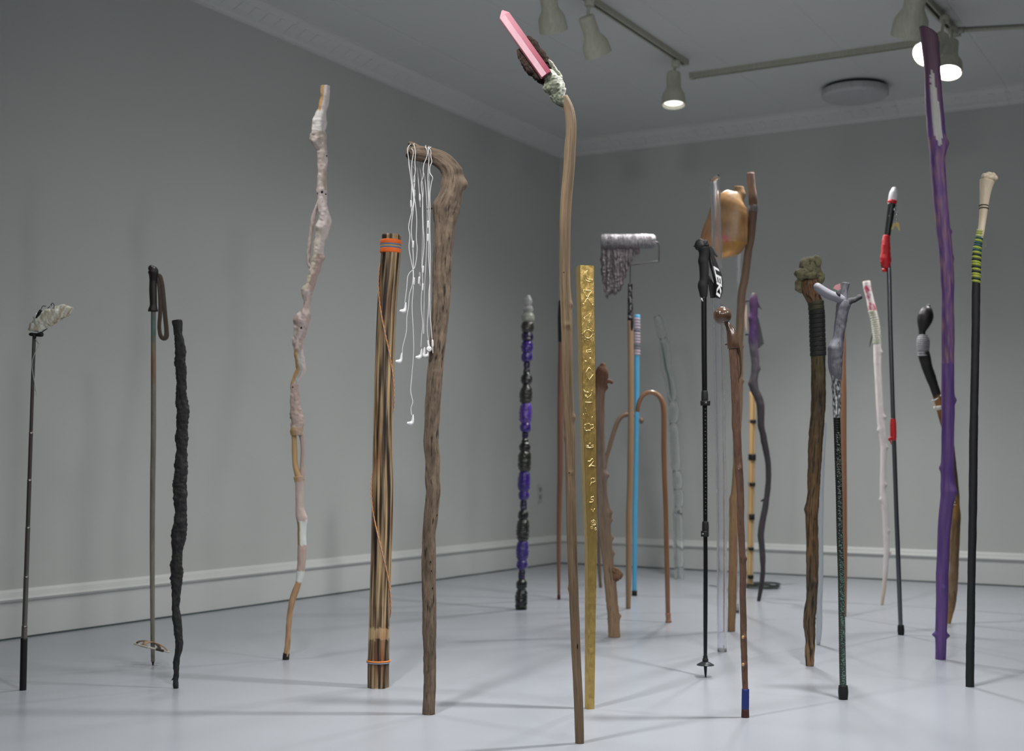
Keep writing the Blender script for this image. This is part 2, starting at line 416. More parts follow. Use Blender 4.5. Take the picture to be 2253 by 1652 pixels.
# ------------------------------------------------------------------ ceiling fixtures
m_track = M('track_enamel', (182, 182, 166), rough=0.45, bump=0)
m_trackd = M('track_slot', (60, 60, 55), rough=0.7, bump=0)
def track(name, label, p, q, wd=0.035, ht=0.028):
    th = T(name, label, 'track', at=(p + q) / 2, Y=1)
    d = (q - p); L = d.length / 2; d.normalize(); s = Vector((-d.y, d.x, 0))
    def bx(nm, w0, w1, z0, z1, mat, e=0.0):
        c = [(w0, z0), (w1, z0), (w1, z1), (w0, z1)]
        return box_obj(nm, [-d * (L + e) + s * a + Z1 * b for a, b in c] + [d * (L + e) + s * a + Z1 * b for a, b in c], mat, th.o)
    bx('track_side', -wd / 2, -wd / 2 + 0.010, -ht, 0, m_track); bx('track_side', wd / 2 - 0.010, wd / 2, -ht, 0, m_track)
    bx('track_channel', -wd / 2 + 0.010, wd / 2 - 0.010, -ht * 0.45, 0, m_trackd)
    for sg in (-1, 1):
        c = [(-wd / 2 - 0.002, -ht - 0.002), (wd / 2 + 0.002, -ht - 0.002), (wd / 2 + 0.002, 0), (-wd / 2 - 0.002, 0)]
        box_obj('end_cap', [d * (sg * L) + s * a + Z1 * b for a, b in c] + [d * (sg * (L + 0.02)) + s * a + Z1 * b for a, b in c], m_track, th.o)
    return th
ta0 = plane_z(1505, 130, ZC); ta1 = plane_z(1310, 0, ZC); tdir = (ta1 - ta0).normalized()
track('light_track', 'cream ceiling light track running up and out of frame above the crystal staff', ta0, ta0 + tdir * 4.2)
tb0 = plane_z(1527, 161, ZC); tb1 = plane_z(2040, 86, ZC)
track('light_track', 'long bare cream ceiling track without lamps, left of the purple staff', tb0, tb1)
tc0 = plane_z(2103, 66, ZC); tc1 = plane_z(2042, 0, ZC); td2 = (tc1 - tc0).normalized()
track('light_track', 'cream ceiling track at top right, behind the purple staff head', tc0, tc0 + td2 * 3.0)
cp0 = plane_z(2106, 67, ZC - 0.012); cp1 = plane_z(2300, 57, ZC - 0.012)
th = T('conduit', 'thin ceiling conduit running right from the upper right track', 'conduit', at=cp0, Y=1)
rot = (cp1 - cp0).to_track_quat('Z', 'Y').to_matrix().to_4x4()
lathe('pipe', [(0.010, 0), (0.010, (cp1 - cp0).length + 2)], m_track, th.o, rot, 10)
lathe('coupling', [(0.015, 0), (0.015, 0.03)], m_track, th.o, rot, 12)

m_head = M('lamp_enamel', (200, 201, 184), rough=0.42, bump=0)
m_inner = M('lamp_inside', (70, 66, 58), rough=0.5, bump=0)
def lens_mat(name, s): return M(name, (255, 255, 255), rough=0.3, bump=0, emis=((1.0, 0.95, 0.93), s))
m_lens = [lens_mat('lamp_lens_dim', 1.3), lens_mat('lamp_lens_bright', 14.0)]
def track_head(label, back, mouth, Y, dY, trk, scale=1.0, bright=0):
    """back and mouth: pixels of the rear cap and the opening; trk: pixel where the stem meets the track"""
    b = P(back[0], back[1], Y); m = P(mouth[0], mouth[1], Y + dY)
    ax = (m - b).normalized(); top = plane_z(trk[0], trk[1], ZC - 0.028)
    th = T('track_light', label, 'track light', at=top, Y=Y, group='track lights on the ceiling')
    rot = ax.to_track_quat('Z', 'Y').to_matrix().to_4x4(); mt = Matrix.Translation(b - top) @ rot
    s = scale; Lh = 0.18 * s
    sharp(lathe('lamp_body', [(0.0, 0), (0.033 * s, 0), (0.036 * s, 0.004), (0.037 * s, 0.085 * s), (0.044 * s, 0.098 * s), (0.058 * s, 0.122 * s), (0.060 * s, 0.135 * s), (0.062 * s, Lh), (0.057 * s, Lh), (0.055 * s, 0.14 * s), (0.030 * s, 0.11 * s), (0.0, 0.105 * s)], m_head, th.o, mt, 32))
    lathe('reflector', [(0.054 * s, Lh - 0.022), (0.040 * s, Lh - 0.045), (0.022 * s, Lh - 0.06)], m_inner, th.o, mt, 28)
    lathe('lens', [(0.0, Lh - 0.016), (0.050 * s, Lh - 0.017), (0.0525 * s, Lh - 0.021), (0.0, Lh - 0.024)], m_lens[bright], th.o, mt, 28)
    # stem and adaptor
    j = b - top + ax * 0.02 * s; dj = j; rt = dj.to_track_quat('Z', 'Y').to_matrix().to_4x4()
    lathe('stem', [(0.007, 0.0), (0.007, dj.length)], m_head, th.o, rt, 12)
    lathe('adaptor', [(0.0, 0.0), (0.020, 0.0), (0.022, 0.004), (0.022, 0.03), (0.018, 0.036), (0.0, 0.036)], m_head, th.o, Matrix.Translation((0, 0, -0.036)), 16)
    return th, mt
def tY(x, y): return plane_z(x, y, ZC - 0.1).y
TY = plane_z(1487, 138, ZC - 0.03).y
track_head('cream track lamp pointing straight down, at the low end of the track', (1482, 160), (1482, 236), TY, -0.03, (1487, 132))
Y2 = plane_z(1300, -4, ZC - 0.03).y
track_head('cream track lamp tilted right, just right of the crystal tip', (1289, 36), (1315, 114), Y2, 0.066, (1297, -4), 1.0)
Y1_ = plane_z(1228, -48, ZC - 0.03).y
track_head('cream track lamp cut by the top edge, left of the tilted one', (1203, -24), (1217, 60), Y1_, 0.085, (1226, -48), 1.0)
YC = plane_z(2085, 50, ZC - 0.03).y
track_head('large cream track lamp leaning left at top right, turned away', (2021, -36), (1996, 92), YC - 0.75, 0.13, (2038, -42), 1.2)
track_head('glowing track lamp facing left, half hidden behind the purple staff head', (2074, 84), (2032, 122), YC - 0.15, -0.10, (2078, 34), 1.0, 1)
track_head('lit track lamp aimed down, right behind the purple staff head', (2092, 92), (2086, 170), YC, -0.07, (2096, 60), 1.0, 1)
# round flush fixture
dc = plane_z(1881, 190, ZC)
th = T('flush_ceiling_lamp', 'round white flush ceiling fixture beneath the bare track', 'ceiling light', at=dc, Y=1)
m_white = M('white_plastic', (196, 196, 198), rough=0.5, bump=0)
sharp(lathe('housing', [(0.0, 0), (0.165, 0), (0.165, -0.018), (0.0, -0.018)], M('fixture_shadow_gap', (60, 60, 58), bump=0), th.o, Matrix.Identity(4), 48))  # dark colour stands for the shadow arc between ceiling and diffuser
sharp(lathe('diffuser', [(0.0, -0.018), (0.178, -0.018), (0.182, -0.024), (0.182, -0.052), (0.17, -0.064), (0.0, -0.07)], m_white, th.o, Matrix.Identity(4), 48))
dc = plane_z(1672, 273, ZC)
th = T('ceiling_sprinkler', 'small dark sprinkler head on the ceiling between the two tracks and cornice', 'sprinkler', at=dc, Y=1)
lathe('escutcheon', [(0.0, 0), (0.026, 0), (0.022, -0.008), (0.0, -0.010)], M('sprinkler_dull', (96, 96, 90), rough=0.4, metal=0.6, bump=0), th.o, Matrix.Identity(4), 20)
lathe('sprinkler_head', [(0.0, -0.008), (0.008, -0.010), (0.008, -0.03), (0.018, -0.034), (0.018, -0.038), (0.0, -0.040)], M('sprinkler_dark', (40, 40, 38), rough=0.5, metal=0.6, bump=0), th.o, Matrix.Identity(4), 16)

# ================================================================== THE STICKS
def nz(x, y, s=1.0, o=0.0): return noise.noise(Vector((x * s + o, y * s, o)))
def mixc(a, b, t):
    t = max(0, min(1, t)); return tuple(a[i] * (1 - t) + b[i] * t for i in range(3))
def vcol(stops, wob=6, noisep=0.12):
    """colour by height in the photograph: stops [(y, colour)] from the top down"""
    def f(x, y, a, s):
        yy = y + wob * nz(a * 0.02, y * 0.12); c = stops[0][1]
        for (y0, c0), (y1, c1) in zip(stops[:-1], stops[1:]):
            if yy >= y1: c = c1
            elif yy >= y0: c = mixc(c0, c1, (yy - y0) / (y1 - y0))
        if yy < stops[0][0]: c = stops[0][1]
        return c
    return f
def surf(th, stations, x, y, extra=0.0):
    q = min(stations, key=lambda p: (p[1] - y) ** 2 + ((p[0] - x) * .3) ** 2); qs = sorted(stations, key=lambda p: abs(p[1] - y))[:2]
    a, b = qs; u = 0 if a[1] == b[1] else (y - a[1]) / (b[1] - a[1]); u = max(0, min(1, u))
    cx_ = a[0] + (b[0] - a[0]) * u; r = (a[2] + (b[2] - a[2]) * u) / 2; dx = max(-r * .96, min(r * .96, x - cx_))
    return -math.sqrt(max(r * r - dx * dx, 0)) * kpx(th.base + th.pt(x, y)) + extra
m_rubber = M('black_rubber', (20, 20, 21), rough=0.6, bump=0.1)
m_chrome = M('chrome', (220, 220, 222), rough=0.12, metal=1.0, bump=0)
m_steel = M('brushed_steel', (150, 152, 155), (120, 122, 125), rough=0.32, metal=0.9, scale=60, stretch=30, bump=0.03)
m_blackcord = M('black_cord', (26, 26, 24), (12, 12, 11), rough=0.7, scale=120, stretch=0.3, bump=0.4)

# ---- 1 telescopic rod with a dirty white lump
A_ = (0, 560, 3.304); B_ = (0, 1060, 3.304)
t = T('walking_stick', 'telescopic steel rod with a dirty white bread-like lump, farthest left', 'walking stick', 50.5, 1518)
tube(t, 'handle', [(50.4, 1518, 14.6), (53, 1404, 14.8)], M('matt_black', (16, 16, 18), rough=0.5, bump=0), seg=20)['label'] = 'matt black foot sleeve'
xs = lambda y: 53.2 + (1404 - y) * 0.03305
ys = [1406, 1378, 1269, 1161, 1056, 952, 742]; ws = [12.4, 11.2, 10.6, 9.6, 8.8, 7.8]
m_tele = M('telescopic_steel', (150, 146, 140), (110, 108, 104), rough=0.28, metal=0.85, scale=50, stretch=40, bump=0.02)
for i in range(6):
    tube(t, 'pole_section', [(xs(ys[i]), ys[i], ws[i]), (xs(ys[i + 1]) , ys[i + 1] - 1, ws[i])], m_tele, seg=16)
Fc = (40, 650, 13.76)
m_lump = M('lump_resin', (214, 206, 188), (150, 120, 84), (38, 26, 18), rough=0.55, scale=34, stretch=1.0, bump=0.9, dist=0.004, contrast=0.16, dthr=0.63)
def lumpcol(x, y, a, s): return mixc((236, 240, 230), (176, 146, 104), 0.35 + 1.6 * nz(x * .09, y * .09 + a * .012, 1, 3))
tube(t, 'crusty_lump', cr(*Fc, [(345, 1020, 100), (430, 980, 300), (560, 920, 420), (680, 800, 490), (830, 700, 500), (1000, 630, 500), (1200, 560, 480), (1400, 470, 390), (1540, 420, 280), (1630, 390, 90)]),
     M('crusty_resin', (200, 200, 200), (225, 225, 225), (70, 50, 34), usecol=True, rough=0.5, scale=45, stretch=1, bump=1.0, dist=0.004, dthr=0.70), seg=32, step=1.2, amp=0.16, freq=60, depth=0.62, cap=(1, 1), colf=lumpcol)
tube(t, 'clamp', cr(*Fc, [(335, 1180, 70), (380, 1175, 110), (560, 1190, 110), (700, 1180, 150), (750, 1180, 120)]), m_black, depth=1.0, seg=12)
tube(t, 'clamp_neck', cr(*Fc, [(492, 1330, 110), (492, 1180, 120)]), m_black, seg=12)
tube(t, 'clamp_arm', cr(*Fc, [(700, 1120, 30), (790, 1060, 34), (885, 1000, 26)]), m_black, seg=8)
tube(t, 'sleeve', cr(*Fc, [(540, 690, 50), (620, 560, 95), (690, 440, 90)]), m_black, seg=12, dy=-0.01)
for k, (pts, be) in enumerate([([(690, 430), (720, 350), (770, 312), (825, 330)], (825, 330)), ([(890, 385), (950, 340), (990, 280), (1035, 235), (1085, 275), (1080, 380)], (1085, 378)), ([(985, 325), (1010, 300), (1000, 270)], (985, 325))]):
    tube(t, 'wire_loop', cr(*Fc, [(x, y, 22) for x, y in pts]), m_black, seg=6, step=0.5, dy=-0.014)
    q = cr(*Fc, [(be[0], be[1], 0)])[0]; blob(t, 'metal_bead', q[0], q[1], 2.1, 2.1, m_chrome, dy=-0.018)
m_wh = M('white_cable', (205, 205, 205), rough=0.4, bump=0)
tube(t, 'clear_sleeve', cr(*A_, [(262, 612, 16), (275, 632, 18), (286, 650, 15)]), m_wh, seg=8, dy=-0.006)
tube(t, 'cable', cr(*A_, [(285, 655, 4.5), (262, 700, 4.5), (240, 750, 4.5), (232, 800, 4.5), (238, 860, 4.5), (250, 920, 4.5), (260, 962, 4.5)]), m_wh, seg=6, step=2, dy=-0.012)
tube(t, 'jack_plug', cr(*A_, [(264, 1027, 4), (263, 995, 6), (262, 990, 13), (261, 960, 12)]), m_wh, seg=8, dy=-0.012)

# ---- 2 ski pole
t = T('ski_pole', 'weathered grey ski pole with black grip, wrist strap and tilted basket', 'ski pole', 336.6, 1464)
m_alu = M('aged_aluminium', (128, 122, 110), (104, 100, 90), usecol=True, rough=0.55, scale=60, stretch=6, bump=0.1)
tube(t, 'shaft', [(336.4, 1455, 8.6), (335.8, 1400, 9.6), (335, 1211, 11), (336, 1060, 11.4), (337.5, 953, 11.6), (337.5, 686, 10.6)], m_alu, seg=18, step=3,
     colf=vcol([(690, (128, 126, 118)), (703, (110, 130, 124)), (735, (104, 128, 122)), (742, (132, 120, 104)), (748, (104, 128, 122)), (756, (138, 126, 108)), (790, (140, 112, 88)), (835, (140, 116, 92)), (850, (132, 128, 118)), (1460, (140, 136, 124))]))
tube(t, 'tip', [(336.6, 1464, 2.5), (336.5, 1459, 5), (336.4, 1453, 7.6)], m_rubber, seg=12, step=2)
m_grip = M('worn_black_grip', (40, 36, 32), (20, 18, 17), rough=0.42, scale=50, stretch=3, bump=0.25)
tube(t, 'grip', cr(*A_, [(1112, 412, 74), (1112, 398, 70), (1115, 372, 52), (1112, 260, 56), (1113, 190, 54), (1116, 150, 66), (1114, 125, 78), (1108, 108, 74), (1100, 98, 46)]), m_grip, seg=18, step=1.5, cap=(0, 1), depth=0.75)
tube(t, 'grip_horn', cr(*A_, [(1130, 118, 44), (1105, 108, 34), (1086, 104, 20)]), m_grip, seg=10, step=1.5, cap=(1, 1), depth=1.0)
m_strap = M('brown_strap', (86, 76, 66), (58, 50, 44), rough=0.8, scale=120, stretch=4, bump=0.3)
tube(t, 'wrist_strap', cr(*A_, [(1146, 145, 18), (1162, 150, 30), (1178, 220, 34), (1190, 330, 34), (1201, 450, 33), (1211, 560, 34), (1207, 604, 40), (1186, 612, 30), (1167, 590, 30), (1158, 520, 28), (1165, 420, 30), (1163, 300, 30), (1152, 200, 26), (1140, 160, 18)]), m_strap, seg=12, step=2, depth=0.22, dy=0.002)
Hc_ = (270, 1380, 10.327)
m_ring = M('ivory_ring', (196, 192, 178), rough=0.45, bump=0)
c = t.pt(334, 1425.5); k = kpx(t.base + c)
def torus_obj(th, name, c, ax, Rr, r, mat, seg=48, ms=10, a0=0, a1=360, parent=None):
    q = ax.to_track_quat('Z', 'Y').to_matrix(); vs_, fs = [], []
    n = int(seg * (a1 - a0) / 360); closed = a1 - a0 >= 360; rows = n if closed else n + 1
    for i in range(rows):
        a = R(a0 + (a1 - a0) * i / n)
        for j in range(ms):
            b = 2 * math.pi * j / ms
            vs_.append(c + q @ Vector(((Rr + r * math.cos(b)) * math.cos(a), (Rr + r * math.cos(b)) * math.sin(a), r * math.sin(b))))
    for i in range(n if closed else n):
        for j in range(ms):
            i2 = (i + 1) % rows
            fs.append((i * ms + j, i * ms + (j + 1) % ms, i2 * ms + (j + 1) % ms, i2 * ms + j))
    return link_mesh(name, vs_, fs, mat, parent or th.o)
axr = Vector((0.23, 0.20, 1)).normalized(); RR = 38.5 * k
torus_obj(t, 'basket_ring', c, axr, RR, 2.0 * k, m_ring)
for a0 in (166, 346): torus_obj(t, 'ring_binding', c, axr, RR, 2.9 * k, M('dark_leather', (58, 44, 38), rough=0.7), a0=a0, a1=a0 + 28, ms=8, seg=60)
m_leather = M('tan_leather', (176, 140, 108), (140, 106, 78), rough=0.7, scale=60, stretch=2, bump=0.3)
qz = axr.to_track_quat('Z', 'Y').to_matrix()
for ang in (35, 125):
    e = qz @ Vector((math.cos(R(ang)), math.sin(R(ang)), 0)) * RR; vs_, fs = [], []; s_ = qz @ Vector((-math.sin(R(ang)), math.cos(R(ang)), 0))
    n = 16
    for i in range(n + 1):
        u = -1 + 2 * i / n; p = c + e * u * 0.99 + Vector((0, 0, 1)) * (0.016 * (1 - u * u) ** 0.6 + 0.002)
        wd = 0.006 + 0.004 * (1 - u * u)
        for (sg, hz) in ((-1, 0), (1, 0), (1, 0.003), (-1, 0.003)): vs_.append(p + s_ * wd * sg + Vector((0, 0, hz)))
    for i in range(n):
        for j in range(4): fs.append((i * 4 + j, i * 4 + (j + 1) % 4, i * 4 + 4 + (j + 1) % 4, i * 4 + 4 + j))
    fs += [(0, 1, 2, 3), (n * 4, n * 4 + 1, n * 4 + 2, n * 4 + 3)]
    link_mesh('basket_strap', vs_, fs, m_leather, t.o)

# ---- 3 charred lumpy stick
t = T('walking_stick', 'charred black lumpy stick with a frayed foot, right of the ski pole', 'walking stick', 388, 1514)
m_char = M('charcoal', (38, 38, 40), (10, 10, 11), rough=0.5, scale=90, stretch=2.0, bump=1.0, dist=0.004, contrast=0.3, spec=0.5)
st = cr(*B_, [(1280, 1503, 34), (1282, 1480, 42), (1278, 1450, 38), (1280, 1400, 40), (1285, 1290, 44), (1300, 1200, 50), (1297, 1100, 62), (1290, 1010, 60), (1275, 920, 54), (1280, 820, 62), (1285, 700, 84), (1285, 600, 86), (1290, 500, 74), (1298, 420, 96), (1308, 320, 102), (1312, 220, 84), (1312, 120, 92), (1308, 40, 102)]) + \
     cr(*A_, [(1315, 1540, 98), (1318, 1430, 72), (1318, 1350, 86), (1325, 1270, 78), (1330, 1170, 84), (1320, 1030, 76), (1318, 930, 76), (1313, 830, 72), (1310, 700, 76), (1300, 600, 64), (1292, 540, 64), (1285, 478, 66)])
tube(t, 'stick', st, m_char, seg=26, step=1.6, amp=0.16, freq=26, stretch=3, srt=True, knots=[(398, 900, 0, 8, 3), (380, 1180, 180, 9, 3), (400, 1090, 60, 9, 3), (384, 800, 180, 8, 2.5), (386, 985, 200, 8, -3)])
tube(t, 'twig', cr(*B_, [(1272, 1400, 12), (1262, 1425, 12), (1250, 1440, 8)]), m_char, seg=6, step=1, cap=(1, 1))
for dx in (-10, 6, 14): tube(t, 'root_splinter', cr(*B_, [(1280 + dx, 1514 if dx > 0 else 1510, 6), (1280 + dx * .8, 1496, 12), (1281 + dx * .5, 1480, 12)]), m_char, seg=6, step=1)

# ---- 4 pale knotty stick
Cc = (560, 160, 4.13); Dc = (560, 560, 4.13); Ec = (560, 960, 3.06)
t = T('walking_stick', 'tall pale bone-like knotty stick with a side branch and black rubber tip', 'walking stick', 629, 1451)
m_pale = M('pale_painted_wood', (200, 200, 200), (205, 205, 205), (96, 84, 78), usecol=True, rough=0.6, scale=70, stretch=6, bump=0.55, dthr=0.74, dist=0.003)
PK = (212, 198, 194); TN = (190, 152, 104); WHT = (214, 218, 214); PK2 = (182, 160, 152); BR = (158, 124, 92)
def palecol(x, y, a, s):
    yy = y + 5 * nz(a * .03, y * .05); lft = 90 < a % 360 < 270
    if yy < 246: return TN if (95 < (a + 8 * nz(y * .1, 1)) % 360 < 265) else mixc(PK, WHT, .3)
    if yy < 292: return mixc(PK, WHT, .5)
    if yy < 420: return mixc(PK, (176, 160, 148), 0.5 + nz(x * .1, y * .03))
    if yy < 505: return PK
    if yy < 560: return mixc(PK, (196, 188, 166), .5 if 80 < a < 200 else .1)
    if yy < 640: return (208, 198, 176) if 100 < a % 360 < 240 else PK2
    if yy < 770: return mixc(PK, PK2, 0.5 + 1.2 * nz(x * .12, y * .06))
    if yy < 845: return TN if (100 < a % 360 < 200) else (178, 184, 182) if 60 < a < 100 else PK
    if yy < 940: return mixc(PK2, (196, 174, 166), 0.5 + nz(x * .1, y * .05))
    if yy < 1060: return mixc(PK2, TN, 0.3 if not lft else 0.9)
    if yy < 1146: return mixc(PK2, PK, .4)
    if yy < 1200: return WHT if (a % 360 < 110 or a % 360 > 300) else (160, 140, 96)
    if yy < 1256: return PK2
    if yy < 1280: return WHT
    return mixc(BR, (186, 150, 116), 0.5 + nz(a * .02, y * .04))
dn = cr(*Ec, [(212, 1490, 40), (216, 1460, 40), (222, 1420, 38), (226, 1340, 36), (232, 1260, 36), (240, 1180, 38), (255, 1100, 42), (275, 1040, 45), (297, 980, 42), (310, 910, 56), (316, 860, 56), (320, 760, 60), (318, 680, 60), (318, 610, 60), (318, 565, 68), (312, 530, 72), (305, 470, 56), (305, 380, 56), (303, 310, 62), (298, 270, 70)])
up = cr(*Dc, [(390, 1640, 110), (390, 1580, 118), (388, 1520, 122), (383, 1450, 112), (370, 1380, 92), (365, 1280, 82), (366, 1190, 80), (385, 1125, 76), (412, 1075, 80), (420, 1040, 90), (412, 980, 90), (404, 920, 84), (400, 860, 86), (394, 800, 96), (404, 740, 106), (425, 660, 124), (432, 600, 150), (455, 545, 112), (470, 480, 60), (484, 420, 66), (476, 370, 90), (482, 335, 96), (505, 280, 84), (528, 200, 86), (552, 130, 94), (574, 40, 104)]) + \
     cr(*Cc, [(580, 1580, 100), (600, 1500, 92), (614, 1450, 104), (626, 1390, 122), (640, 1340, 104), (632, 1270, 96), (618, 1200, 80), (615, 1120, 84), (613, 1080, 90), (613, 1000, 84), (614, 900, 86), (616, 800, 88), (613, 700, 90), (592, 648, 120), (586, 600, 138), (585, 530, 132), (588, 450, 126), (597, 400, 108), (613, 345, 82), (637, 230, 78), (645, 122, 84)])
kn = [(706, 428, 90, 7, -2), (700, 500, 150, 10, 4), (690, 302, 180, 12, 4), (676, 640, 180, 8, 4), (708, 568, 20, 7, 5), (664, 706, 180, 9, 4), (683, 700, 20, 8, 3)]
tube(t, 'lower_stick', dn, m_pale, seg=22, step=2, amp=0.07, freq=30, stretch=6, colf=palecol, srt=True, knots=[(666, 1140, 20, 8, 3)])
UP = tube(t, 'upper_stick', up, m_pale, seg=28, step=1.4, amp=0.13, freq=34, stretch=4, colf=palecol, knots=kn)
tube(t, 'left_strand', cr(*Ec, [(300, 275, 52), (288, 240, 44), (275, 190, 38), (270, 100, 38), (266, 0, 34)]) + cr(*Dc, [(358, 1625, 50)]), m_pale, seg=14, step=2, amp=0.05, colf=lambda x, y, a, s: (190, 156, 112))
tube(t, 'right_strand', cr(*Ec, [(316, 290, 44), (322, 245, 34), (320, 190, 26), (323, 90, 25), (317, 0, 30)]) + cr(*Dc, [(420, 1625, 52)]), m_pale, seg=14, step=2, amp=0.06, colf=lambda x, y, a, s: PK2)
tube(t, 'side_branch', cr(*Dc, [(522, 130, 30), (503, 105, 30), (490, 80, 30), (489, 20, 36)]) + cr(*Cc, [(496, 1590, 36), (507, 1500, 34), (522, 1400, 38), (542, 1290, 42), (560, 1230, 32), (584, 1170, 34)]), m_pale, seg=14, step=1.6, amp=0.1, freq=40, colf=lambda x, y, a, s: mixc((176, 152, 146), PK, .5 + nz(x * .2, y * .1)), dy=0.004)
m_hole = M('dark_hole', (16, 12, 10), rough=0.9, bump=0)
for hx, hy, hr in ((708.5, 422.5, 2.6), (699.5, 425, 2.2), (717, 427, 1.6), (718.5, 343, 1.8), (663, 721, 2.2), (645, 852, 3)):
    blob(t, 'knot_hole', hx, hy, hr, hr * 1.1, m_hole, dy=surf(t, up, hx, hy), rz=1.5, parent=UP)
tube(t, 'rubber_tip', [(628.8, 1451, 14.8), (629.2, 1444, 14.6), (630, 1437, 14.2)], m_rubber, seg=20, step=2)

# ---- 5 scorched post
Gc = (780, 280, 4.13); H2 = (780, 660, 4.13); Ic = (780, 1060, 3.06)
t = T('wooden_post', 'thick scorched-stripe wooden post with an orange woven band and spiral cord', 'post', 832.5, 1515.5, push=0.03)
m_burn, bt, bb = nt('scorched_wood'); N = bt.nodes; L = bt.links
at_ = N.new('ShaderNodeAttribute'); at_.attribute_name = 'tc'
mp = N.new('ShaderNodeMapping'); mp.inputs['Scale'].default_value = (120, 120, 3.6); L.new(at_.outputs['Vector'], mp.inputs['Vector'])
n1 = N.new('ShaderNodeTexNoise'); n1.inputs['Scale'].default_value = 1; n1.inputs['Detail'].default_value = 3; n1.inputs['Roughness'].default_value = .5; L.new(mp.outputs['Vector'], n1.inputs['Vector'])
ca = N.new('ShaderNodeAttribute'); ca.attribute_name = 'col'; sp = N.new('ShaderNodeSeparateColor'); L.new(ca.outputs['Color'], sp.inputs[0])
ad = N.new('ShaderNodeMath'); ad.operation = 'ADD'; L.new(n1.outputs['Fac'], ad.inputs[0]); L.new(sp.outputs[0], ad.inputs[1])
rp = N.new('ShaderNodeValToRGB'); L.new(ad.outputs[0], rp.inputs[0])
for i, (p_, c_) in enumerate([(0.45, (18, 15, 12)), (0.50, (60, 46, 30)), (0.56, (112, 92, 66)), (0.66, (160, 136, 102)), (0.80, (190, 162, 120))]):
    e = rp.color_ramp.elements[i] if i < 2 else rp.color_ramp.elements.new(p_)
    e.position = p_; e.color = (*srgb(c_), 1)
mp2 = N.new('ShaderNodeMapping'); mp2.inputs['Scale'].default_value = (25, 25, 5); L.new(at_.outputs['Vector'], mp2.inputs['Vector'])
n2 = N.new('ShaderNodeTexNoise'); n2.inputs['Scale'].default_value = 1; n2.inputs['Detail'].default_value = 2; L.new(mp2.outputs['Vector'], n2.inputs['Vector'])
r2 = N.new('ShaderNodeMapRange'); r2.inputs['From Min'].default_value = .5; r2.inputs['From Max'].default_value = .7; r2.inputs['To Max'].default_value = 0.8; L.new(n2.outputs['Fac'], r2.inputs['Value'])
mm = N.new('ShaderNodeMix'); mm.data_type = 'RGBA'; mm.blend_type = 'MULTIPLY'; L.new(r2.outputs['Result'], mm.inputs[0]); L.new(rp.outputs['Color'], mm.inputs[6]); mm.inputs[7].default_value = (*srgb((190, 120, 70)), 1)
L.new(mm.outputs[2], bb.inputs['Base Color']); bb.inputs['Roughness'].default_value = .55
bp = N.new('ShaderNodeBump'); bp.inputs['Strength'].default_value = .5; bp.inputs['Distance'].default_value = .002; L.new(n1.outputs['Fac'], bp.inputs['Height']); L.new(bp.outputs['Normal'], bb.inputs['Normal'])
post = cr(*Gc, [(337, 982, 175), (330, 1140, 178), (310, 1400, 176), (293, 1640, 174)]) + cr(*H2, [(283, 300, 176), (275, 550, 176), (265, 900, 174), (258, 1200, 176)]) + cr(*Ic, [(190, 20, 142), (185, 300, 142), (178, 600, 141), (168, 900, 139), (162, 1200, 145), (160, 1392, 145)])
def burncol(x, y, a, s):   # how much of the wood escaped the flame, coded in red (linear after decoding)
    v = 0.035 + 0.03 * max(0, min(1, (y - 560) / 400))
    jag = 9 * nz(a * .09, 0, 1, 3)
    if y > 960: v = .065
    if 1380 + jag < y < 1404 + jag: v = 0.20
    if y > 1404 + jag: v = 0.055
    if 1330 < y < 1378 + jag: v = .05
    v += 0.02 * nz(a * .05, y * .02)
    v = max(v, 0); q = v * 12.92 if v <= .0031 else 1.055 * v ** (1 / 2.4) - .055
    return (q * 255, 0, 0)
post_y = lambda y: None
tube(t, 'post', post, m_burn, seg=40, step=3, amp=0.012, freq=8, colf=burncol, srt=True)
m_or = M('orange_ribbon', (232, 112, 44), (214, 96, 36), rough=0.8, scale=200, stretch=.3, bump=.3)
m_bl = M('blue_ribbon', (104, 118, 150), (90, 102, 134), rough=0.8, scale=200, stretch=.3, bump=.3)
m_ye = M('yellow_ribbon', (196, 160, 60), (180, 140, 50), rough=0.8, scale=200, stretch=.3, bump=.3)
for (y0, y1, mt_, w_) in ((1140, 1104, m_or, 192), (1104, 1088, m_bl, 192), (1088, 1079, m_ye, 192.5), (1079, 1062, m_bl, 192), (1062, 1030, m_or, 194)):
    xc = lambda y: 337 - (y - 982) * .044 - 4
    tube(t, 'band_stripe', cr(*Gc, [(xc(y0) , y0, w_), (xc(y1), y1, w_)]), mt_, seg=40, step=2)
# cord wound round the post: front passes y 590-873 and 1060-1338
def post_at(y):
    q = sorted(post, key=lambda p: p[1])
    for a, b in zip(q[:-1], q[1:]):
        if a[1] <= y <= b[1]:
            u = (y - a[1]) / (b[1] - a[1]); return a[0] + (b[0] - a[0]) * u, a[2] + (b[2] - a[2]) * u
    return q[-1][0], q[-1][2]
def cord(name, pts3, r, mat, parent, seg=6):
    vs_, fs = [], []; n = len(pts3); s = 0; tc = []
    for i in range(n):
        tt = (pts3[min(i + 1, n - 1)] - pts3[max(i - 1, 0)]).normalized(); a = tt.orthogonal().normalized() if i == 0 else (a - tt * a.dot(tt)).normalized(); b = tt.cross(a)
        if i: s += (pts3[i] - pts3[i - 1]).length
        for j in range(seg):
            g = 2 * math.pi * j / seg; vs_.append(pts3[i] + a * r * math.cos(g) + b * r * math.sin(g)); tc.append((g, 0, s))
    for i in range(n - 1):
        for j in range(seg): fs.append((i * seg + j, i * seg + (j + 1) % seg, i * seg + seg + (j + 1) % seg, i * seg + seg + j))
    fs += [tuple(range(seg)), tuple((n - 1) * seg + j for j in range(seg))]
    return link_mesh(name, vs_, fs, mat, parent, tc)
m_cord, ct, cb = nt('twisted_cord'); N = ct.nodes; L = ct.links
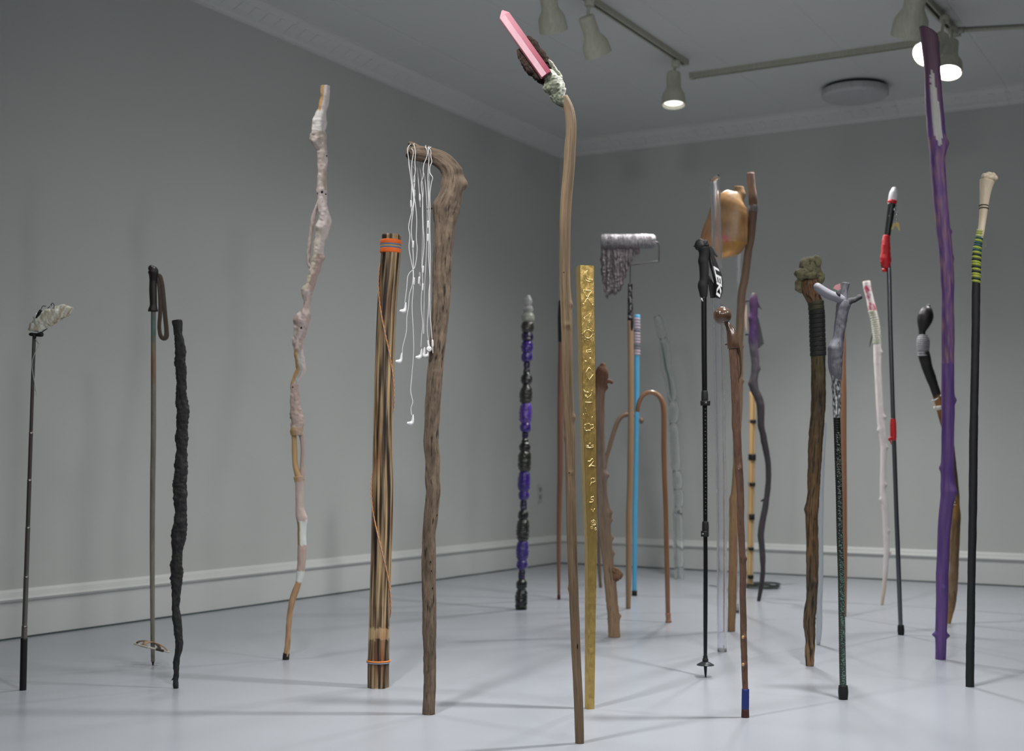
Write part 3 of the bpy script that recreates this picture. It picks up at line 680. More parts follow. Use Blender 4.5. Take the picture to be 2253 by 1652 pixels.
a1 = N.new('ShaderNodeAttribute'); a1.attribute_name = 'tc'; sx = N.new('ShaderNodeSeparateXYZ'); L.new(a1.outputs['Vector'], sx.inputs[0])
m1 = N.new('ShaderNodeMath'); m1.operation = 'MULTIPLY'; m1.inputs[1].default_value = 420; L.new(sx.outputs['Z'], m1.inputs[0])
m2 = N.new('ShaderNodeMath'); m2.operation = 'ADD'; L.new(m1.outputs[0], m2.inputs[0]); L.new(sx.outputs['X'], m2.inputs[1])
m3 = N.new('ShaderNodeMath'); m3.operation = 'SINE'; L.new(m2.outputs[0], m3.inputs[0])
m4 = N.new('ShaderNodeMath'); m4.operation = 'GREATER_THAN'; m4.inputs[1].default_value = 0.1; L.new(m3.outputs[0], m4.inputs[0])
mx = N.new('ShaderNodeMix'); mx.data_type = 'RGBA'; L.new(m4.outputs[0], mx.inputs[0]); mx.inputs[6].default_value = (*srgb((240, 150, 50)), 1); mx.inputs[7].default_value = (*srgb((110, 116, 140)), 1)
L.new(mx.outputs[2], cb.inputs['Base Color']); cb.inputs['Roughness'].default_value = .7
def wind(y0, y1, a0, a1, n=70, extra=0.0022):
    out = []
    for i in range(n + 1):
        u = i / n; y = y0 + (y1 - y0) * u; a = R(a0 + (a1 - a0) * u); x, w_ = post_at(y); cc = t.pt(x, y); r = w_ / 2 * kpx(t.base + cc) + extra
        out.append(cc + Vector((math.cos(a) * r, -math.sin(a) * r, 0)))
    return out
cord('spiral_cord', wind(556, 590, 230, 181, 12)[:-1] + wind(590, 873, 180, 0) + wind(873, 1060, 0, -180, 50)[1:] + wind(1060, 1338, 180, 0)[1:] + wind(1338, 1455, 0, -150, 30)[1:], 0.0019, m_cord, t.o)
cord('cord_ring', wind(1453, 1453, 0, 350, 48), 0.0022, M('orange_cord', (236, 140, 60), bump=0), t.o)
cord('cord_ring', wind(1456.5, 1456.5, 0, 350, 48), 0.0018, M('blue_cord', (150, 160, 180), bump=0), t.o)

# ---- 6 hooked driftwood staff
t = T('walking_stick', 'thick driftwood staff with a hooked top, hung with white earphones', 'walking stick', 943, 1574, push=0.02); DW = t
m_drift = M('driftwood', (146, 124, 102), (86, 70, 56), (34, 26, 20), rough=0.8, scale=45, stretch=4.5, bump=1.0, dthr=0.64, contrast=0.16, dist=0.006)
st = cr(*Ic, [(500, 1571, 86), (505, 1450, 84), (507, 1300, 84), (507, 1150, 84), (503, 1000, 94), (503, 800, 96), (500, 600, 98), (500, 450, 94), (500, 350, 88), (512, 250, 96), (522, 150, 98), (530, 60, 98)]) + \
     cr(*H2, [(708, 1640, 132), (708, 1450, 134), (697, 1300, 137), (697, 1230, 139), (705, 1100, 138), (715, 900, 142), (728, 700, 141), (745, 500, 145), (764, 300, 151)]) + \
     cr(*Gc, [(785, 1640, 160), (790, 1500, 166), (797, 1300, 175), (805, 1100, 182), (818, 900, 196), (828, 780, 230), (846, 700, 236), (872, 620, 214), (886, 540, 206), (892, 470, 190), (882, 405, 180), (846, 345, 175), (790, 298, 165), (730, 268, 150), (655, 250, 148), (590, 240, 142), (520, 235, 128), (478, 238, 100)])
stD = st; SD = tube(t, 'staff', st, m_drift, seg=36, step=2.2, amp=0.045, freq=22, stretch=5,
     knots=[(1023, 405, 8, 13, 10), (1014, 374, 40, 10, 7), (957, 452, 140, 14, 7), (994, 436, 80, 7, 2), (938, 1190, 120, 10, -1.5)])
tube(t, 'branch_stub', cr(*Gc, [(600, 205, 70), (560, 175, 58), (520, 152, 46), (492, 142, 30)]), m_drift, seg=14, step=1.5, amp=0.08, freq=40)
tube(t, 'twig', cr(*Gc, [(715, 735, 16), (690, 738, 12), (658, 742, 8)]), M('dark_twig', (50, 38, 30), bump=0), seg=8, step=1.5)
m_crack = M('crack_dark', (22, 16, 12), rough=1, bump=0)
for (x, y, rx, ry, dy) in ((897, 342, 4.5, 5, 0), (900, 337, 3, 4, 0), (973, 784 + 5, 0.9, 4, 0), (961.5, 1133, 1.3, 2.6, 0), (947.5, 1236, 1.4, 2.4, 0), (949.5, 1256, 1.2, 2, 0), (951.5, 1294, 1.1, 2.2, 0)):
    blob(t, 'worm_hole', x, y, rx, ry, m_crack, dy=surf(t, [p for p in st if p[1] > 420] if y > 420 else [(900, y, 28), (901, y + 1, 28)], x, y, .001), rz=2.2, parent=SD)
tube(t, 'crack', cr(*H2, [(742, 1080, 3), (748, 1000, 5), (760, 880, 7), (770, 750, 8), (783, 640, 5), (795, 560, 6), (800, 500, 3)]), m_crack, seg=6, step=2, dy=-0.0125, parent=SD)

# earphones, each a thing of its own hanging over the hook
m_ear = M('white_earphone', (222, 222, 222), rough=0.35, bump=0)
def earphones(label, front, back, bud, bud2, over, split):
    q0 = P(over[0], over[1], DW.Y - 0.02); e = T('earphones', label, 'earphones', at=Vector((q0.x, q0.y, q0.z)), Y=DW.Y, group='earphones hung on the driftwood hook')
    fd = [(x, y, 1.9, -0.030 if y < 392 else -0.026) for x, y in front]
    top = [(over[0] + 0.5, over[1] + 1, 1.9, -0.014), (over[0] + 1, over[1] - 1.5, 1.9, 0.0), (over[0] + 1.5, over[1] + 1, 1.9, 0.014)]
    bk = [(x, y, 1.9, 0.028) for x, y in back]
    tube(e, 'cord', list(reversed(fd)) + top + bk, m_ear, seg=6, step=2)
    for (bx_, by_, kind), dyy in ((bud, -0.026), (bud2, 0.028)):
        if kind == 'bud':
            tube(e, 'earbud', [(bx_ + 4, by_ - 18, 2.6), (bx_ + 3.5, by_ - 14, 4.6), (bx_ + 2.5, by_ - 4, 7), (bx_ - 1, by_ + 1, 11.5), (bx_ - 4, by_ + 1, 10.5), (bx_ - 6.5, by_ + .5, 8)], m_ear, seg=12, step=1, cap=(1, 1), dy=dyy)
        elif kind == 'front':
            blob(e, 'earbud', bx_, by_, 6.2, 6.6, m_ear, dy=dyy)
            tube(e, 'earbud_stem', [(bx_ + .5, by_ - 3, 6), (bx_ - 1.5, by_ - 12, 5), (bx_ - 2, by_ - 19, 5)], m_ear, seg=10, step=1, dy=dyy)
            torus_obj(e, 'earbud_rim', e.pt(bx_, by_, dyy - 0.006), Vector((0.15, -1, 0.1)).normalized(), 0.0045, 0.0013, m_ear, 20, 8)
        else:
            tube(e, 'jack_plug', [(bx_ + .6, by_ + 22, 1.6), (bx_, by_ + 9, 1.8), (bx_, by_ + 8, 5), (bx_ - .5, by_ - 6, 4.6), (bx_ - .8, by_ - 7, 3)], m_ear, seg=10, step=1, dy=dyy, cap=(0, 1))
    for sx_, sy_ in split: tube(e, 'cord_splitter', [(sx_ - .4, sy_ + 6.5, 4.4), (sx_, sy_, 4.8), (sx_ + .4, sy_ - 6.5, 4.4)], m_ear, seg=8, step=2, dy=-0.026, cap=(1, 1))
Jc = (860, 300, 10.33); Kc = (860, 600, 4.59)
def px(c_, l): return [(c_[0] + a / c_[2], c_[1] + b / c_[2]) for a, b in l]
earphones('white earphones hanging lowest, their bud dangling far below the rest', px(Jc, [(470, 280), (508, 330), (503, 450), (480, 580), (472, 760), (498, 1150), (530, 1400)]) + [(911, 445), (905, 505), (908, 540)] + [(909.5, 575), (910, 618)] + px(Kc, [(225, 180), (215, 330), (225, 560), (232, 740), (226, 880), (212, 1040), (200, 1200), (222, 1310), (203, 1360), (208, 1440)]),
          px(Jc, [(405, 560), (440, 850), (470, 1050)]) + [(905, 440)], (905, 931, 'bud'), (905, 448, 'plug'), (904, 328), [(909, 538)])
earphones('white earphones whose bud hangs nearest the scorched post', px(Jc, [(400, 230), (380, 290)]) + [(898.5, 345), (905, 400), (910, 440), (905, 470), (899, 500), (902, 518)] + [(900, 545), (905, 575), (909, 600)] + px(Kc, [(215, 130), (190, 210), (175, 370), (162, 440), (158, 590), (135, 690), (118, 760), (116, 845)]),
          px(Jc, [(470, 620), (560, 780), (530, 930)]) + [(911, 420)], (880, 795, 'bud'), (912, 424, 'plug'), (902, 317), [(911, 619)])
earphones('white earphones ending at the left in the higher of two left buds', px(Jc, [(520, 170), (560, 350), (545, 600), (560, 780), (530, 950), (545, 1060), (520, 1300)]) + [(914, 448), (917, 485), (916, 525), (918, 548), (912, 590), (901, 600)] + px(Kc, [(170, 40), (160, 160), (150, 240), (140, 305)]),
          px(Jc, [(590, 620), (625, 1000)]) + [(923, 430)], (889, 684, 'bud'), (924, 434, 'plug'), (911, 316), [(912, 394)])
earphones('white earphones with the leftmost bud of the low cluster beside the staff', px(Jc, [(790, 250), (828, 320), (825, 450), (745, 650)]) + [(931, 390), (927, 400), (930, 440), (931, 490), (933, 540), (929, 590), (930, 625)] + px(Kc, [(310, 215), (308, 360), (322, 520), (312, 620), (304, 755)]),
          px(Jc, [(660, 650), (690, 900), (735, 1200), (715, 1600)]) + [(930, 500), (928, 590)], (924, 786, 'bud'), (924, 607, 'plug'), (936, 321), [(931, 593), (930, 632)])
earphones('white earphones with a ring-shaped bud facing out beside the staff', px(Jc, [(850, 250), (868, 450), (855, 700), (840, 950), (845, 1250), (860, 1500)]) + [(943, 460), (944, 500), (943, 560), (946, 620)] + px(Kc, [(385, 180), (382, 330), (372, 460), (368, 580), (378, 680)]),
          px(Jc, [(710, 660), (765, 900), (800, 1250)]) + [(940, 470), (938, 560), (934, 640), (932, 735)], (944, 768, 'front'), (930, 783, 'bud'), (943, 323), [(942, 494), (941, 523)])
earphones('white earphones whose jack plug lies against the driftwood staff', px(Jc, [(870, 260), (912, 340), (905, 450), (935, 580), (888, 680), (890, 850), (955, 930), (925, 1040), (890, 1300), (895, 1600)]) + [(946, 500), (947, 560), (946, 640)] + px(Kc, [(393, 220), (395, 400), (405, 530), (416, 670)]),
          px(Jc, [(880, 680), (870, 1000)]) + [(944, 480), (946, 600), (942, 700)], (952, 755, 'plug'), (940, 783, 'bud'), (947, 324), [(922, 617)])

# ---- 7 crystal staff
Lc = (1060, 0, 4.13); Nc = (1100, 560, 4.13); Oc = (1100, 960, 4.13); Mc = (1200, 1300, 4.693); Qc = (1080, 0, 6.355)
t = T('walking_stick', 'tallest slim wooden staff, topped by a long pink crystal point', 'walking stick', 1275.3, 1637, push=0.012)
m_pole = M('bare_grain_wood', (166, 138, 104), (106, 84, 60), (50, 38, 28), rough=0.62, scale=75, stretch=18, bump=0.8, dthr=0.70, contrast=0.18, dist=0.003)
st = cr(*Mc, [(355, 1578, 92), (352, 1450, 95), (345, 1200, 97), (331, 900, 95), (315, 600, 96), (303, 300, 98)]) + cr(*Oc, [(676, 1600, 88), (668, 1350, 89), (660, 1100, 90), (650, 800, 91), (643, 500, 92), (640, 300, 93)]) + \
     cr(*Nc, [(634, 1630, 97), (622, 1450, 99), (615, 1200, 101), (612, 900, 104), (608, 700, 106), (606, 620, 108), (603, 500, 105), (600, 430, 107), (592, 250, 99), (590, 60, 98)]) + [(1243.5, 500, 24.5), (1246.2, 432, 25)] + \
     cr(*Lc, [(783, 1640, 104), (795, 1500, 103), (802, 1350, 103), (812, 1200, 98), (809, 1080, 96), (792, 990, 92), (768, 935, 92), (740, 885, 90)])
stP = st; PO = tube(t, 'pole', st, m_pole, seg=26, step=3, amp=0.03, freq=10, stretch=8, knots=[(1264, 918, 0, 8, 4), (1257, 670, 10, 7, 3), (1246, 716, 90, 6, 2.5), (1250, 1294, 180, 7, 2.5), (1240, 962, 180, 7, 2), (1253, 1040, 90, 5, 1.5)])
for hx, hy, hr in ((1250.5, 716, 2.6), (1252.5, 1040, 1.8), (1240.5, 599, 1.4), (1270.5, 1422, 1.5)): blob(t, 'knot_hole', hx, hy, hr, hr * (1 if hy < 1300 else 4), m_crack, dy=surf(t, stP, hx, hy), rz=1.2, parent=PO)
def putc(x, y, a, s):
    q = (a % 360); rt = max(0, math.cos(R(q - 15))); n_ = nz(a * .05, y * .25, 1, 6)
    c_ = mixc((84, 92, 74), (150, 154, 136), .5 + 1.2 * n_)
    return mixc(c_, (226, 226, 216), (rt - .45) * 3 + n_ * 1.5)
m_putty = M('lichen_putty', usecol=True, base2=(170, 170, 170), dark=(50, 56, 38), rough=0.8, scale=60, stretch=1, bump=1.0, contrast=0.16, dthr=0.66, dist=0.005)
tube(t, 'putty_joint', cr(*Qc, [(1010, 1430, 150), (972, 1390, 180), (925, 1290, 250), (880, 1190, 285), (850, 1110, 230), (820, 1050, 170)]), m_putty, seg=28, step=1.2, amp=0.12, freq=50, depth=0.75, cap=(1, 1), colf=putc)
tube(t, 'putty_smear', cr(*Qc, [(980, 1200, 90), (955, 1080, 90), (890, 970, 70), (840, 880, 50), (800, 840, 24)]), m_putty, seg=14, step=1.2, amp=0.22, freq=60, dy=0.006, colf=putc)
m_bark = M('dark_bark', (74, 54, 44), (22, 15, 12), (10, 7, 6), rough=0.85, scale=80, stretch=5, bump=1.0, contrast=0.2, dist=0.008)
tube(t, 'bark_shell', cr(*Qc, [(820, 1180, 120), (740, 1080, 230), (650, 960, 300), (580, 850, 320), (520, 740, 270), (470, 650, 180), (440, 590, 80)]), m_bark, seg=30, step=1.2, amp=0.16, freq=60, depth=0.34, dy=0.022, spiky=True)
tube(t, 'bark_flake', cr(*Qc, [(870, 960, 50), (780, 840, 80), (690, 720, 80), (620, 610, 80), (550, 545, 60), (505, 510, 36)]), m_bark, seg=14, step=1.2, amp=0.35, freq=90, dy=0.016, depth=.6)
tube(t, 'bark_flake', cr(*Qc, [(690, 1100, 60), (600, 1000, 110), (500, 900, 120), (430, 800, 110), (385, 690, 50)]), m_bark, seg=16, step=1.2, amp=0.28, freq=70, dy=0.008, depth=.6)
# six-sided crystal with a terminated tip
m_cry = M('rose_crystal', usecol=True, base2=(210, 210, 210), rough=0.14, scale=14, stretch=4, trans=0.30, ior=1.5, bump=0.04, sss=0.15, spec=0.7, contrast=.3)
m_cry2 = M('crystal_facet_glint', (232, 200, 208), (214, 160, 174), rough=0.18, scale=20, stretch=5, trans=0.15, bump=0.03, sss=0.15, spec=0.7)  # paler tint paints the bright reflection on the left facet
b0 = t.pt(*[(1080 + 775 / 6.355), (1055 / 6.355)], -0.010); b1 = t.pt(1080 + 186 / 6.355, 225 / 6.355, -0.010); tip = t.pt(1080 + 153 / 6.355, 134 / 6.355, -0.010)
ax = (b1 - b0).normalized(); side = Vector((0, 1, 0)).cross(ax).normalized(); fw = side.cross(ax); rr = 14.6 * kpx(t.base + b1)
vs_ = []
for p_, s_ in ((b0, 1.0), (b1 - ax * 0.0, 1.0)):
    for j in range(6):
        a = R(60 * j + 84); off = 0.010 * math.cos(a - 0.3) if p_ is b1 else 0
        vs_.append(p_ + side * (math.cos(a) * rr * s_) + fw * (math.sin(a) * rr * s_ * .8) + ax * off)
vs_.append(tip); fs = [(j, (j + 1) % 6, 6 + (j + 1) % 6, 6 + j) for j in range(6)] + [tuple(range(6))] + [(6 + j, 6 + (j + 1) % 6, 12) for j in range(6)]
ccs = [srgb((184, 92, 112))] * 6 + [srgb((232, 168, 180))] * 6 + [srgb((232, 160, 176))]
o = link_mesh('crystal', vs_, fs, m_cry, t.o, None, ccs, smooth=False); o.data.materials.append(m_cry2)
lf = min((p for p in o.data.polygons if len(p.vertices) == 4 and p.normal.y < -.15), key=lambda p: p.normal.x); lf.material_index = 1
o['label'] = 'long pink six-sided crystal'
bm = bmesh.new(); bm.from_mesh(o.data); bmesh.ops.bevel(bm, geom=list(bm.edges), offset=0.0009, segments=2, affect='EDGES'); bm.to_mesh(o.data); bm.free()

# ---- 8 bead totem
t = T('bead_totem', 'stacked totem of glossy black and purple resin with a clear glass top', 'totem', 1147, 1342, push=0.02)
def resin(name, c, tr=0.0): return M(name, c, tuple(v * .5 for v in c), rough=0.10, scale=45, stretch=1.2, bump=0.35, trans=tr, contrast=.2, dist=0.006, coat=.6)
r_cl = M('clear_resin', (245, 245, 245), (205, 205, 208), rough=.1, trans=.85, bump=.4, scale=60, stretch=1, spec=.8, dist=.006); r_sm = M('smoky_resin', (196, 198, 188), (160, 162, 150), rough=.14, trans=.5, bump=.4, scale=60, stretch=1); r_ol = resin('olive_resin', (58, 58, 44), .2); r_bk = resin('black_resin', (12, 12, 12)); r_pu = resin('purple_resin', (58, 24, 140)); r_pb = resin('bright_purple_resin', (96, 62, 172)); r_gr = resin('bottle_green_resin', (44, 46, 36), .2); r_dp = resin('dark_purple_resin', (28, 14, 66))
beads_ = []
for y0, y1, w_, mt_ in ((390, 472, 78, r_cl), (466, 535, 100, r_cl), (528, 615, 118, r_sm), (606, 712, 118, r_ol), (704, 790, 112, r_dp), (784, 892, 110, r_pu), (886, 972, 104, r_pu), (966, 1035, 62, r_dp), (1028, 1095, 62, r_bk), (1088, 1175, 104, r_bk), (1168, 1206, 62, r_bk), (1198, 1352, 118, r_gr), (1346, 1532, 118, r_pb), (1524, 1612, 102, r_pu)):
    beads_.append((560 + y0 / 4.13, 560 + y1 / 4.13, w_ / 4.13, mt_))
for y0, y1, w_, mt_ in ((-46, 20, 62, r_dp), (14, 66, 66, r_bk), (58, 136, 106, r_bk), (128, 320, 122, r_gr), (312, 500, 116, r_pu), (492, 575, 100, r_pu), (568, 680, 64, r_dp), (672, 755, 100, r_bk), (748, 950, 120, r_gr), (942, 1125, 116, r_pu), (1118, 1206, 102, r_pu), (1198, 1310, 64, r_dp), (1302, 1390, 102, r_bk), (1382, 1580, 112, r_bk)):
    beads_.append((960 + y0 / 4.13, 960 + y1 / 4.13, w_ / 4.13, mt_))
tx = lambda y: 1162.4 - (y - 660) * (15.9 / 682)
for i, (y0, y1, w_, mt_) in enumerate(beads_):
    big = w_ > 20; h = y1 - y0; sh = 0.82 if big else 0.9
    tube(t, 'resin_bead', [(tx(y1), y1, w_ * .72 * (1 if i < 27 else 1.25)), (tx(y1) + random.uniform(-.5, .5), y1 - h * .14, w_ * .95), (tx(y1), y1 - h * .5, w_ * 1.02), (tx(y0), y0 + h * .16, w_ * .93), (tx(y0), y0, w_ * .62)], mt_, seg=22, step=1.2, amp=0.07, freq=40, stretch=1, seed=i * 3.7, cap=(0, 1))

# ---- 9 slim red-brown cue
t = T('walking_stick', 'slim red-brown cue-like stick with a dark red tip, behind the crystal staff', 'walking stick', 1229.5, 1319)
m_cue = M('red_brown_wood', (164, 104, 76), (130, 80, 58), rough=0.4, scale=60, stretch=20, bump=0.15)
tube(t, 'shaft', [(1229.6, 1308, 6.2), (1229.4, 1202, 9.4), (1230.5, 1110, 11), (1232.6, 1032, 12.4), (1232.5, 950, 13), (1233, 850, 12.6), (1233, 748, 9.4)], m_cue, seg=16, step=5)
tube(t, 'tip', [(1229.5, 1319, 7.4), (1229.6, 1308, 7)], M('dark_red_rubber', (92, 22, 40), rough=.5), seg=14)
tube(t, 'black_handle', [(1233, 752, 10), (1233, 700, 12), (1233.6, 664, 9.5)], m_rubber, seg=16, cap=(0, 1))

# ---- 10 gold post
t = T('gilded_post', 'square gold-leaf post embossed with a column of small symbols', 'post', 1301.5, 1561)
m_gold = M('gold_leaf', (218, 188, 118), (190, 158, 92), rough=0.34, metal=0.9, scale=45, stretch=2, bump=0.55, bscale=90, dist=0.004)
rows = [(583, 1275.6, 1307.8, 1267.2), (610, 1276, 1308, 1267.4), (754, 1280.3, 1310.2, 1270.8), (960, 1284.0, 1312.8, 1276), (1202, 1293.4, 1314.2, 1286.4), (1380, 1294.6, 1311.6, 1286.2), (1561, 1294.4, 1309, 1285.9)]
rws = []
for a, b in zip(rows[:-1], rows[1:]):
    m_ = max(1, int((b[0] - a[0]) / 12))
    for j in range(m_): rws.append(tuple(a[q] + (b[q] - a[q]) * j / m_ for q in range(4)))
rws.append(rows[-1])
vs_, fs, tcs = [], [], []
GP_ = {}
def gold_face(y):
    for a, b in zip(rows[:-1], rows[1:]):
        if a[0] <= y <= b[0]: u = (y - a[0]) / (b[0] - a[0]); break
    q = [a[i] + (b[i] - a[i]) * u for i in range(4)]
    Ap = t.pt(q[1], y); k_ = kpx(t.base + Ap); wf = (q[2] - q[1]) * k_; sd = (q[1] - q[3]) * k_; dd = wf * 1.02
    Bp = Ap + Vector((wf, sd * wf / dd, 0)); Dp = Ap + Vector((-sd - 0.0 * dd, dd, 0))
    return Ap, Bp, Bp + (Dp - Ap), Dp, q
for r_ in rws:
    A4 = gold_face(r_[0])
    # perspective makes the back corner drift: aim it at its measured pixel
    tgt = t.pt(r_[3], r_[0], (A4[3] - A4[0]).y); tgt.z = A4[0].z
    sh_ = tgt - A4[3]; pts4 = [A4[0], A4[1], A4[2] + sh_, tgt]
    ch = 0.0014
    for i in range(4):
        p_ = pts4[i]; e1 = (pts4[(i - 1) % 4] - p_).normalized(); e2 = (pts4[(i + 1) % 4] - p_).normalized()
        for v in (p_ + e1 * ch, p_ + e2 * ch):
            v = v.copy(); v.z = max(v.z, -t.base.z); vs_.append(v + Vector((0.0004 * nz(v.x * 300, v.z * 60), 0.0005 * nz(v.z * 50, v.x * 80, 1, 4), 0)))
n8 = 8
for i in range(len(rws) - 1):
    for j in range(n8): fs.append((i * n8 + j, i * n8 + (j + 1) % n8, i * n8 + n8 + (j + 1) % n8, i * n8 + n8 + j))
fs += [tuple(range(8)), tuple((len(rws) - 1) * 8 + j for j in range(8))]
GPO = link_mesh('post', vs_, fs, m_gold, t.o, smooth=False)
m_gb = M('gold_bright', (246, 222, 156), rough=0.25, metal=0.85, bump=0)
def gline(pts, w_=2.2, closed=False):
    out = []
    for x, y in pts:
        A4 = gold_face(y); q = A4[4]; u = (x - q[1]) / (q[2] - q[1]); out.append(A4[0] + (A4[1] - A4[0]) * u + Vector((0.0, -0.0006, 0)))
    if closed: out.append(out[0].copy())
    fine = []
    for a, b in zip(out[:-1], out[1:]):
        for j in range(3): fine.append(a.lerp(b, j / 3))
    fine.append(out[-1])
    return cord('embossed_symbol', fine, w_ * .46 * kpx(t.base + out[0]), m_gb, GPO, 6)
def circ(cx_, cy_, r, n=14): return [(cx_ + r * math.cos(2 * math.pi * i / n), cy_ + r * math.sin(2 * math.pi * i / n)) for i in range(n)]
def Rr(l): return [(1260 + a / 5.0, 570 + b / 5.006) for a, b in l]
def Ss(l): return [(1260 + a / 5.1625, 880 + b / 5.1625) for a, b in l]
gline(Rr([(162, 124), (138, 140), (124, 172), (132, 210), (158, 238), (192, 244), (216, 232), (214, 216), (180, 220), (155, 205), (143, 175), (148, 145), (162, 124)]), 2.0)
gline(Rr([(110, 341), (212, 341)]), 2.4); gline(Rr([(115, 346), (150, 410), (190, 455), (222, 496)]), 1.4); gline(Rr([(212, 346), (165, 420), (120, 494)]), 1.8); gline(Rr([(155, 398), (160, 440), (182, 422), (155, 398)]), 2)
for p_ in ((120, 495), (223, 497)): gline(Rr(circ(p_[0], p_[1], 5, 8)), 2.6, True)
gline(Rr([(196, 594), (165, 615), (138, 636), (122, 652), (142, 662)]), 2.0); gline(Rr([(204, 608), (186, 640), (178, 668)]), 1.5); gline(Rr(circ(184, 682, 12, 10)), 2, True)
gline(Rr(circ(170, 822, 46, 20)), 2.2, True)
for i in range(12): c_ = (170 + 66 * math.cos(R(30 * i)), 822 + 72 * math.sin(R(30 * i))); gline(Rr(circ(c_[0], c_[1], 2.5, 6)), 1.5, True)
gline(Rr([(150, 1004), (206, 992)]), 2.6); gline(Rr([(150, 1026), (206, 1015)]), 2.6); gline(Rr([(153, 1010), (147, 1060), (144, 1120)]), 1.6); gline(Rr([(205, 1000), (199, 1080)]), 1.6); gline(Rr(circ(142, 1124, 6, 8)), 2.4, True); gline(Rr(circ(194, 1090, 6, 8)), 2.4, True)
gline(Rr([(182, 1190), (236, 1254), (186, 1325), (140, 1254)]), 1.9, True)
gline(Rr([(126, 1440), (122, 1478), (140, 1510), (165, 1522), (200, 1498), (214, 1465), (214, 1438)]), 1.7); gline(Rr([(132, 1450), (152, 1490), (134, 1508), (160, 1505)]), 1.6); gline(Rr([(150, 1464), (180, 1464)]), 1.8)
gline(Rr([(140, 1577), (218, 1577)]), 2.4); gline(Ss([(146, 90), (162, 130), (184, 180)]), 1.2); gline(Ss([(150, 152), (152, 170)]), 2); gline(Ss([(226, 185), (216, 222)]), 1.8); gline(Ss([(122, 150), (124, 215)]), 1.3)
gline(Ss([(135, 312), (140, 280), (160, 272), (185, 264), (203, 285), (228, 276), (244, 296), (232, 318), (208, 322), (203, 345), (178, 340), (158, 350), (136, 335)]), 2.0, True)
gline(Ss([(152, 516), (185, 518), (188, 494), (202, 486), (210, 516), (242, 512)]), 2.0); gline(Ss([(155, 535), (200, 541), (240, 530)]), 2.6)
gline(Ss([(170, 694), (200, 694), (222, 664), (244, 686), (214, 728), (176, 764), (214, 742), (262, 752)]), 2.2)
gline(Ss(circ(232, 910, 24, 14)), 1.9, True); gline(Ss([(216, 934), (196, 975)]), 1.8); gline(Ss([(250, 922), (264, 928)]), 1.8)
gline(Ss([(204, 1128), (214, 1102), (238, 1098), (244, 1132), (222, 1160), (190, 1160)]), 2.2); gline(Ss([(206, 1130), (240, 1128)]), 1.5)
gline(Ss([(214, 1240), (232, 1270), (254, 1232)]), 1.4)
gline(Ss(circ(238, 1396, 30, 14)), 1.5, True); gline(Ss(circ(238, 1400, 15, 10)), 1.8, True); gline(Ss(circ(218, 1450, 12, 8)), 1.9, True); gline(Ss(circ(262, 1465, 12, 8)), 1.9, True)

# ---- 11 knotty driftwood, 12 hook cane behind it
Uc = (1280, 480, 4.858); Vc = (1280, 800, 4.858); Wc = (1280, 1120, 4.858)
t = T('walking_stick', 'grey-brown knotty branch with a burl near its foot, right of the gold post', 'walking stick', 1351.5, 1402.5, push=0.02)
m_grey = M('grey_branch', (156, 132, 112), (112, 92, 78), (70, 52, 42), rough=0.8, scale=50, stretch=8, bump=0.7, dthr=.68, dist=0.004, usecol=True)
gc = vcol([(800, (122, 84, 62)), (845, (110, 76, 58)), (862, (140, 112, 96)), (1000, (136, 118, 106)), (1150, (150, 128, 110)), (1300, (160, 132, 106)), (1402, (170, 140, 110))])
st = cr(*Wc, [(350, 1372, 130), (348, 1300, 128), (340, 1180, 130), (325, 1000, 122), (310, 850, 130), (285, 600, 120), (265, 400, 125), (245, 200, 138), (235, 40, 150)]) + cr(*Vc, [(232, 1560, 140), (215, 1400, 128), (200, 1200, 128), (195, 900, 112), (190, 700, 110), (190, 500, 112), (192, 300, 118), (198, 250, 120), (205, 190, 130), (215, 110, 148), (222, 50, 122), (228, 24, 70)])
tube(t, 'branch', st, m_grey, seg=26, step=2.5, amp=0.05, freq=18, colf=gc, cap=(0, 1), knots=[(1333, 1045, 20, 7, 7), (1343, 1127, 10, 7, 5), (1347, 1143, 0, 6, 5), (1350, 1183, 0, 6, 5), (1341, 1218, 0, 7, 5), (1362, 1355, 0, 5, 5), (1330, 852, 0, 6, 5)])
tube(t, 'side_stub', cr(*Vc, [(235, 200, 60), (270, 190, 50), (300, 186, 44), (316, 200, 40)]), m_grey, seg=14, step=2, amp=.08, cap=(1, 1), colf=lambda *a: (112, 78, 58))
blob(t, 'burl', 1358, 1265, 11.5, 13, M('burl_wood', (160, 118, 84), (70, 48, 34), (36, 24, 18), scale=90, stretch=1, bump=1), dy=-0.01, amp=0.35, seed=2, freq=5)
blob(t, 'burl', 1352, 1255, 8, 8, MATS['burl_wood'], dy=-0.014, amp=0.3, seed=5, freq=5)
t = T('walking_stick', 'thin brown hook-topped stick slanting behind the gold post', 'walking stick', 1321.3, 1292.5)
m_tan = M('tan_wood', (158, 116, 82), (126, 90, 62), rough=0.55, scale=60, stretch=14, bump=0.3)
tube(t, 'shaft', [(1321.5, 1292, 7.2), (1318.5, 1243, 7.4), (1318, 1180, 7.6), (1323, 1090, 8)] + cr(*Vc, [(250, 1080, 40), (262, 1000, 42), (288, 920, 42), (322, 800, 44), (352, 700, 46), (388, 610, 48), (430, 560, 50), (490, 540, 50), (560, 548, 46), (610, 575, 40), (630, 605, 44)]), m_tan, seg=14, step=3, amp=.03)
blob(t, 'knob', 1280 + 636 / 4.858, 800 + 610 / 4.858, 5.4, 6.5, m_tan)

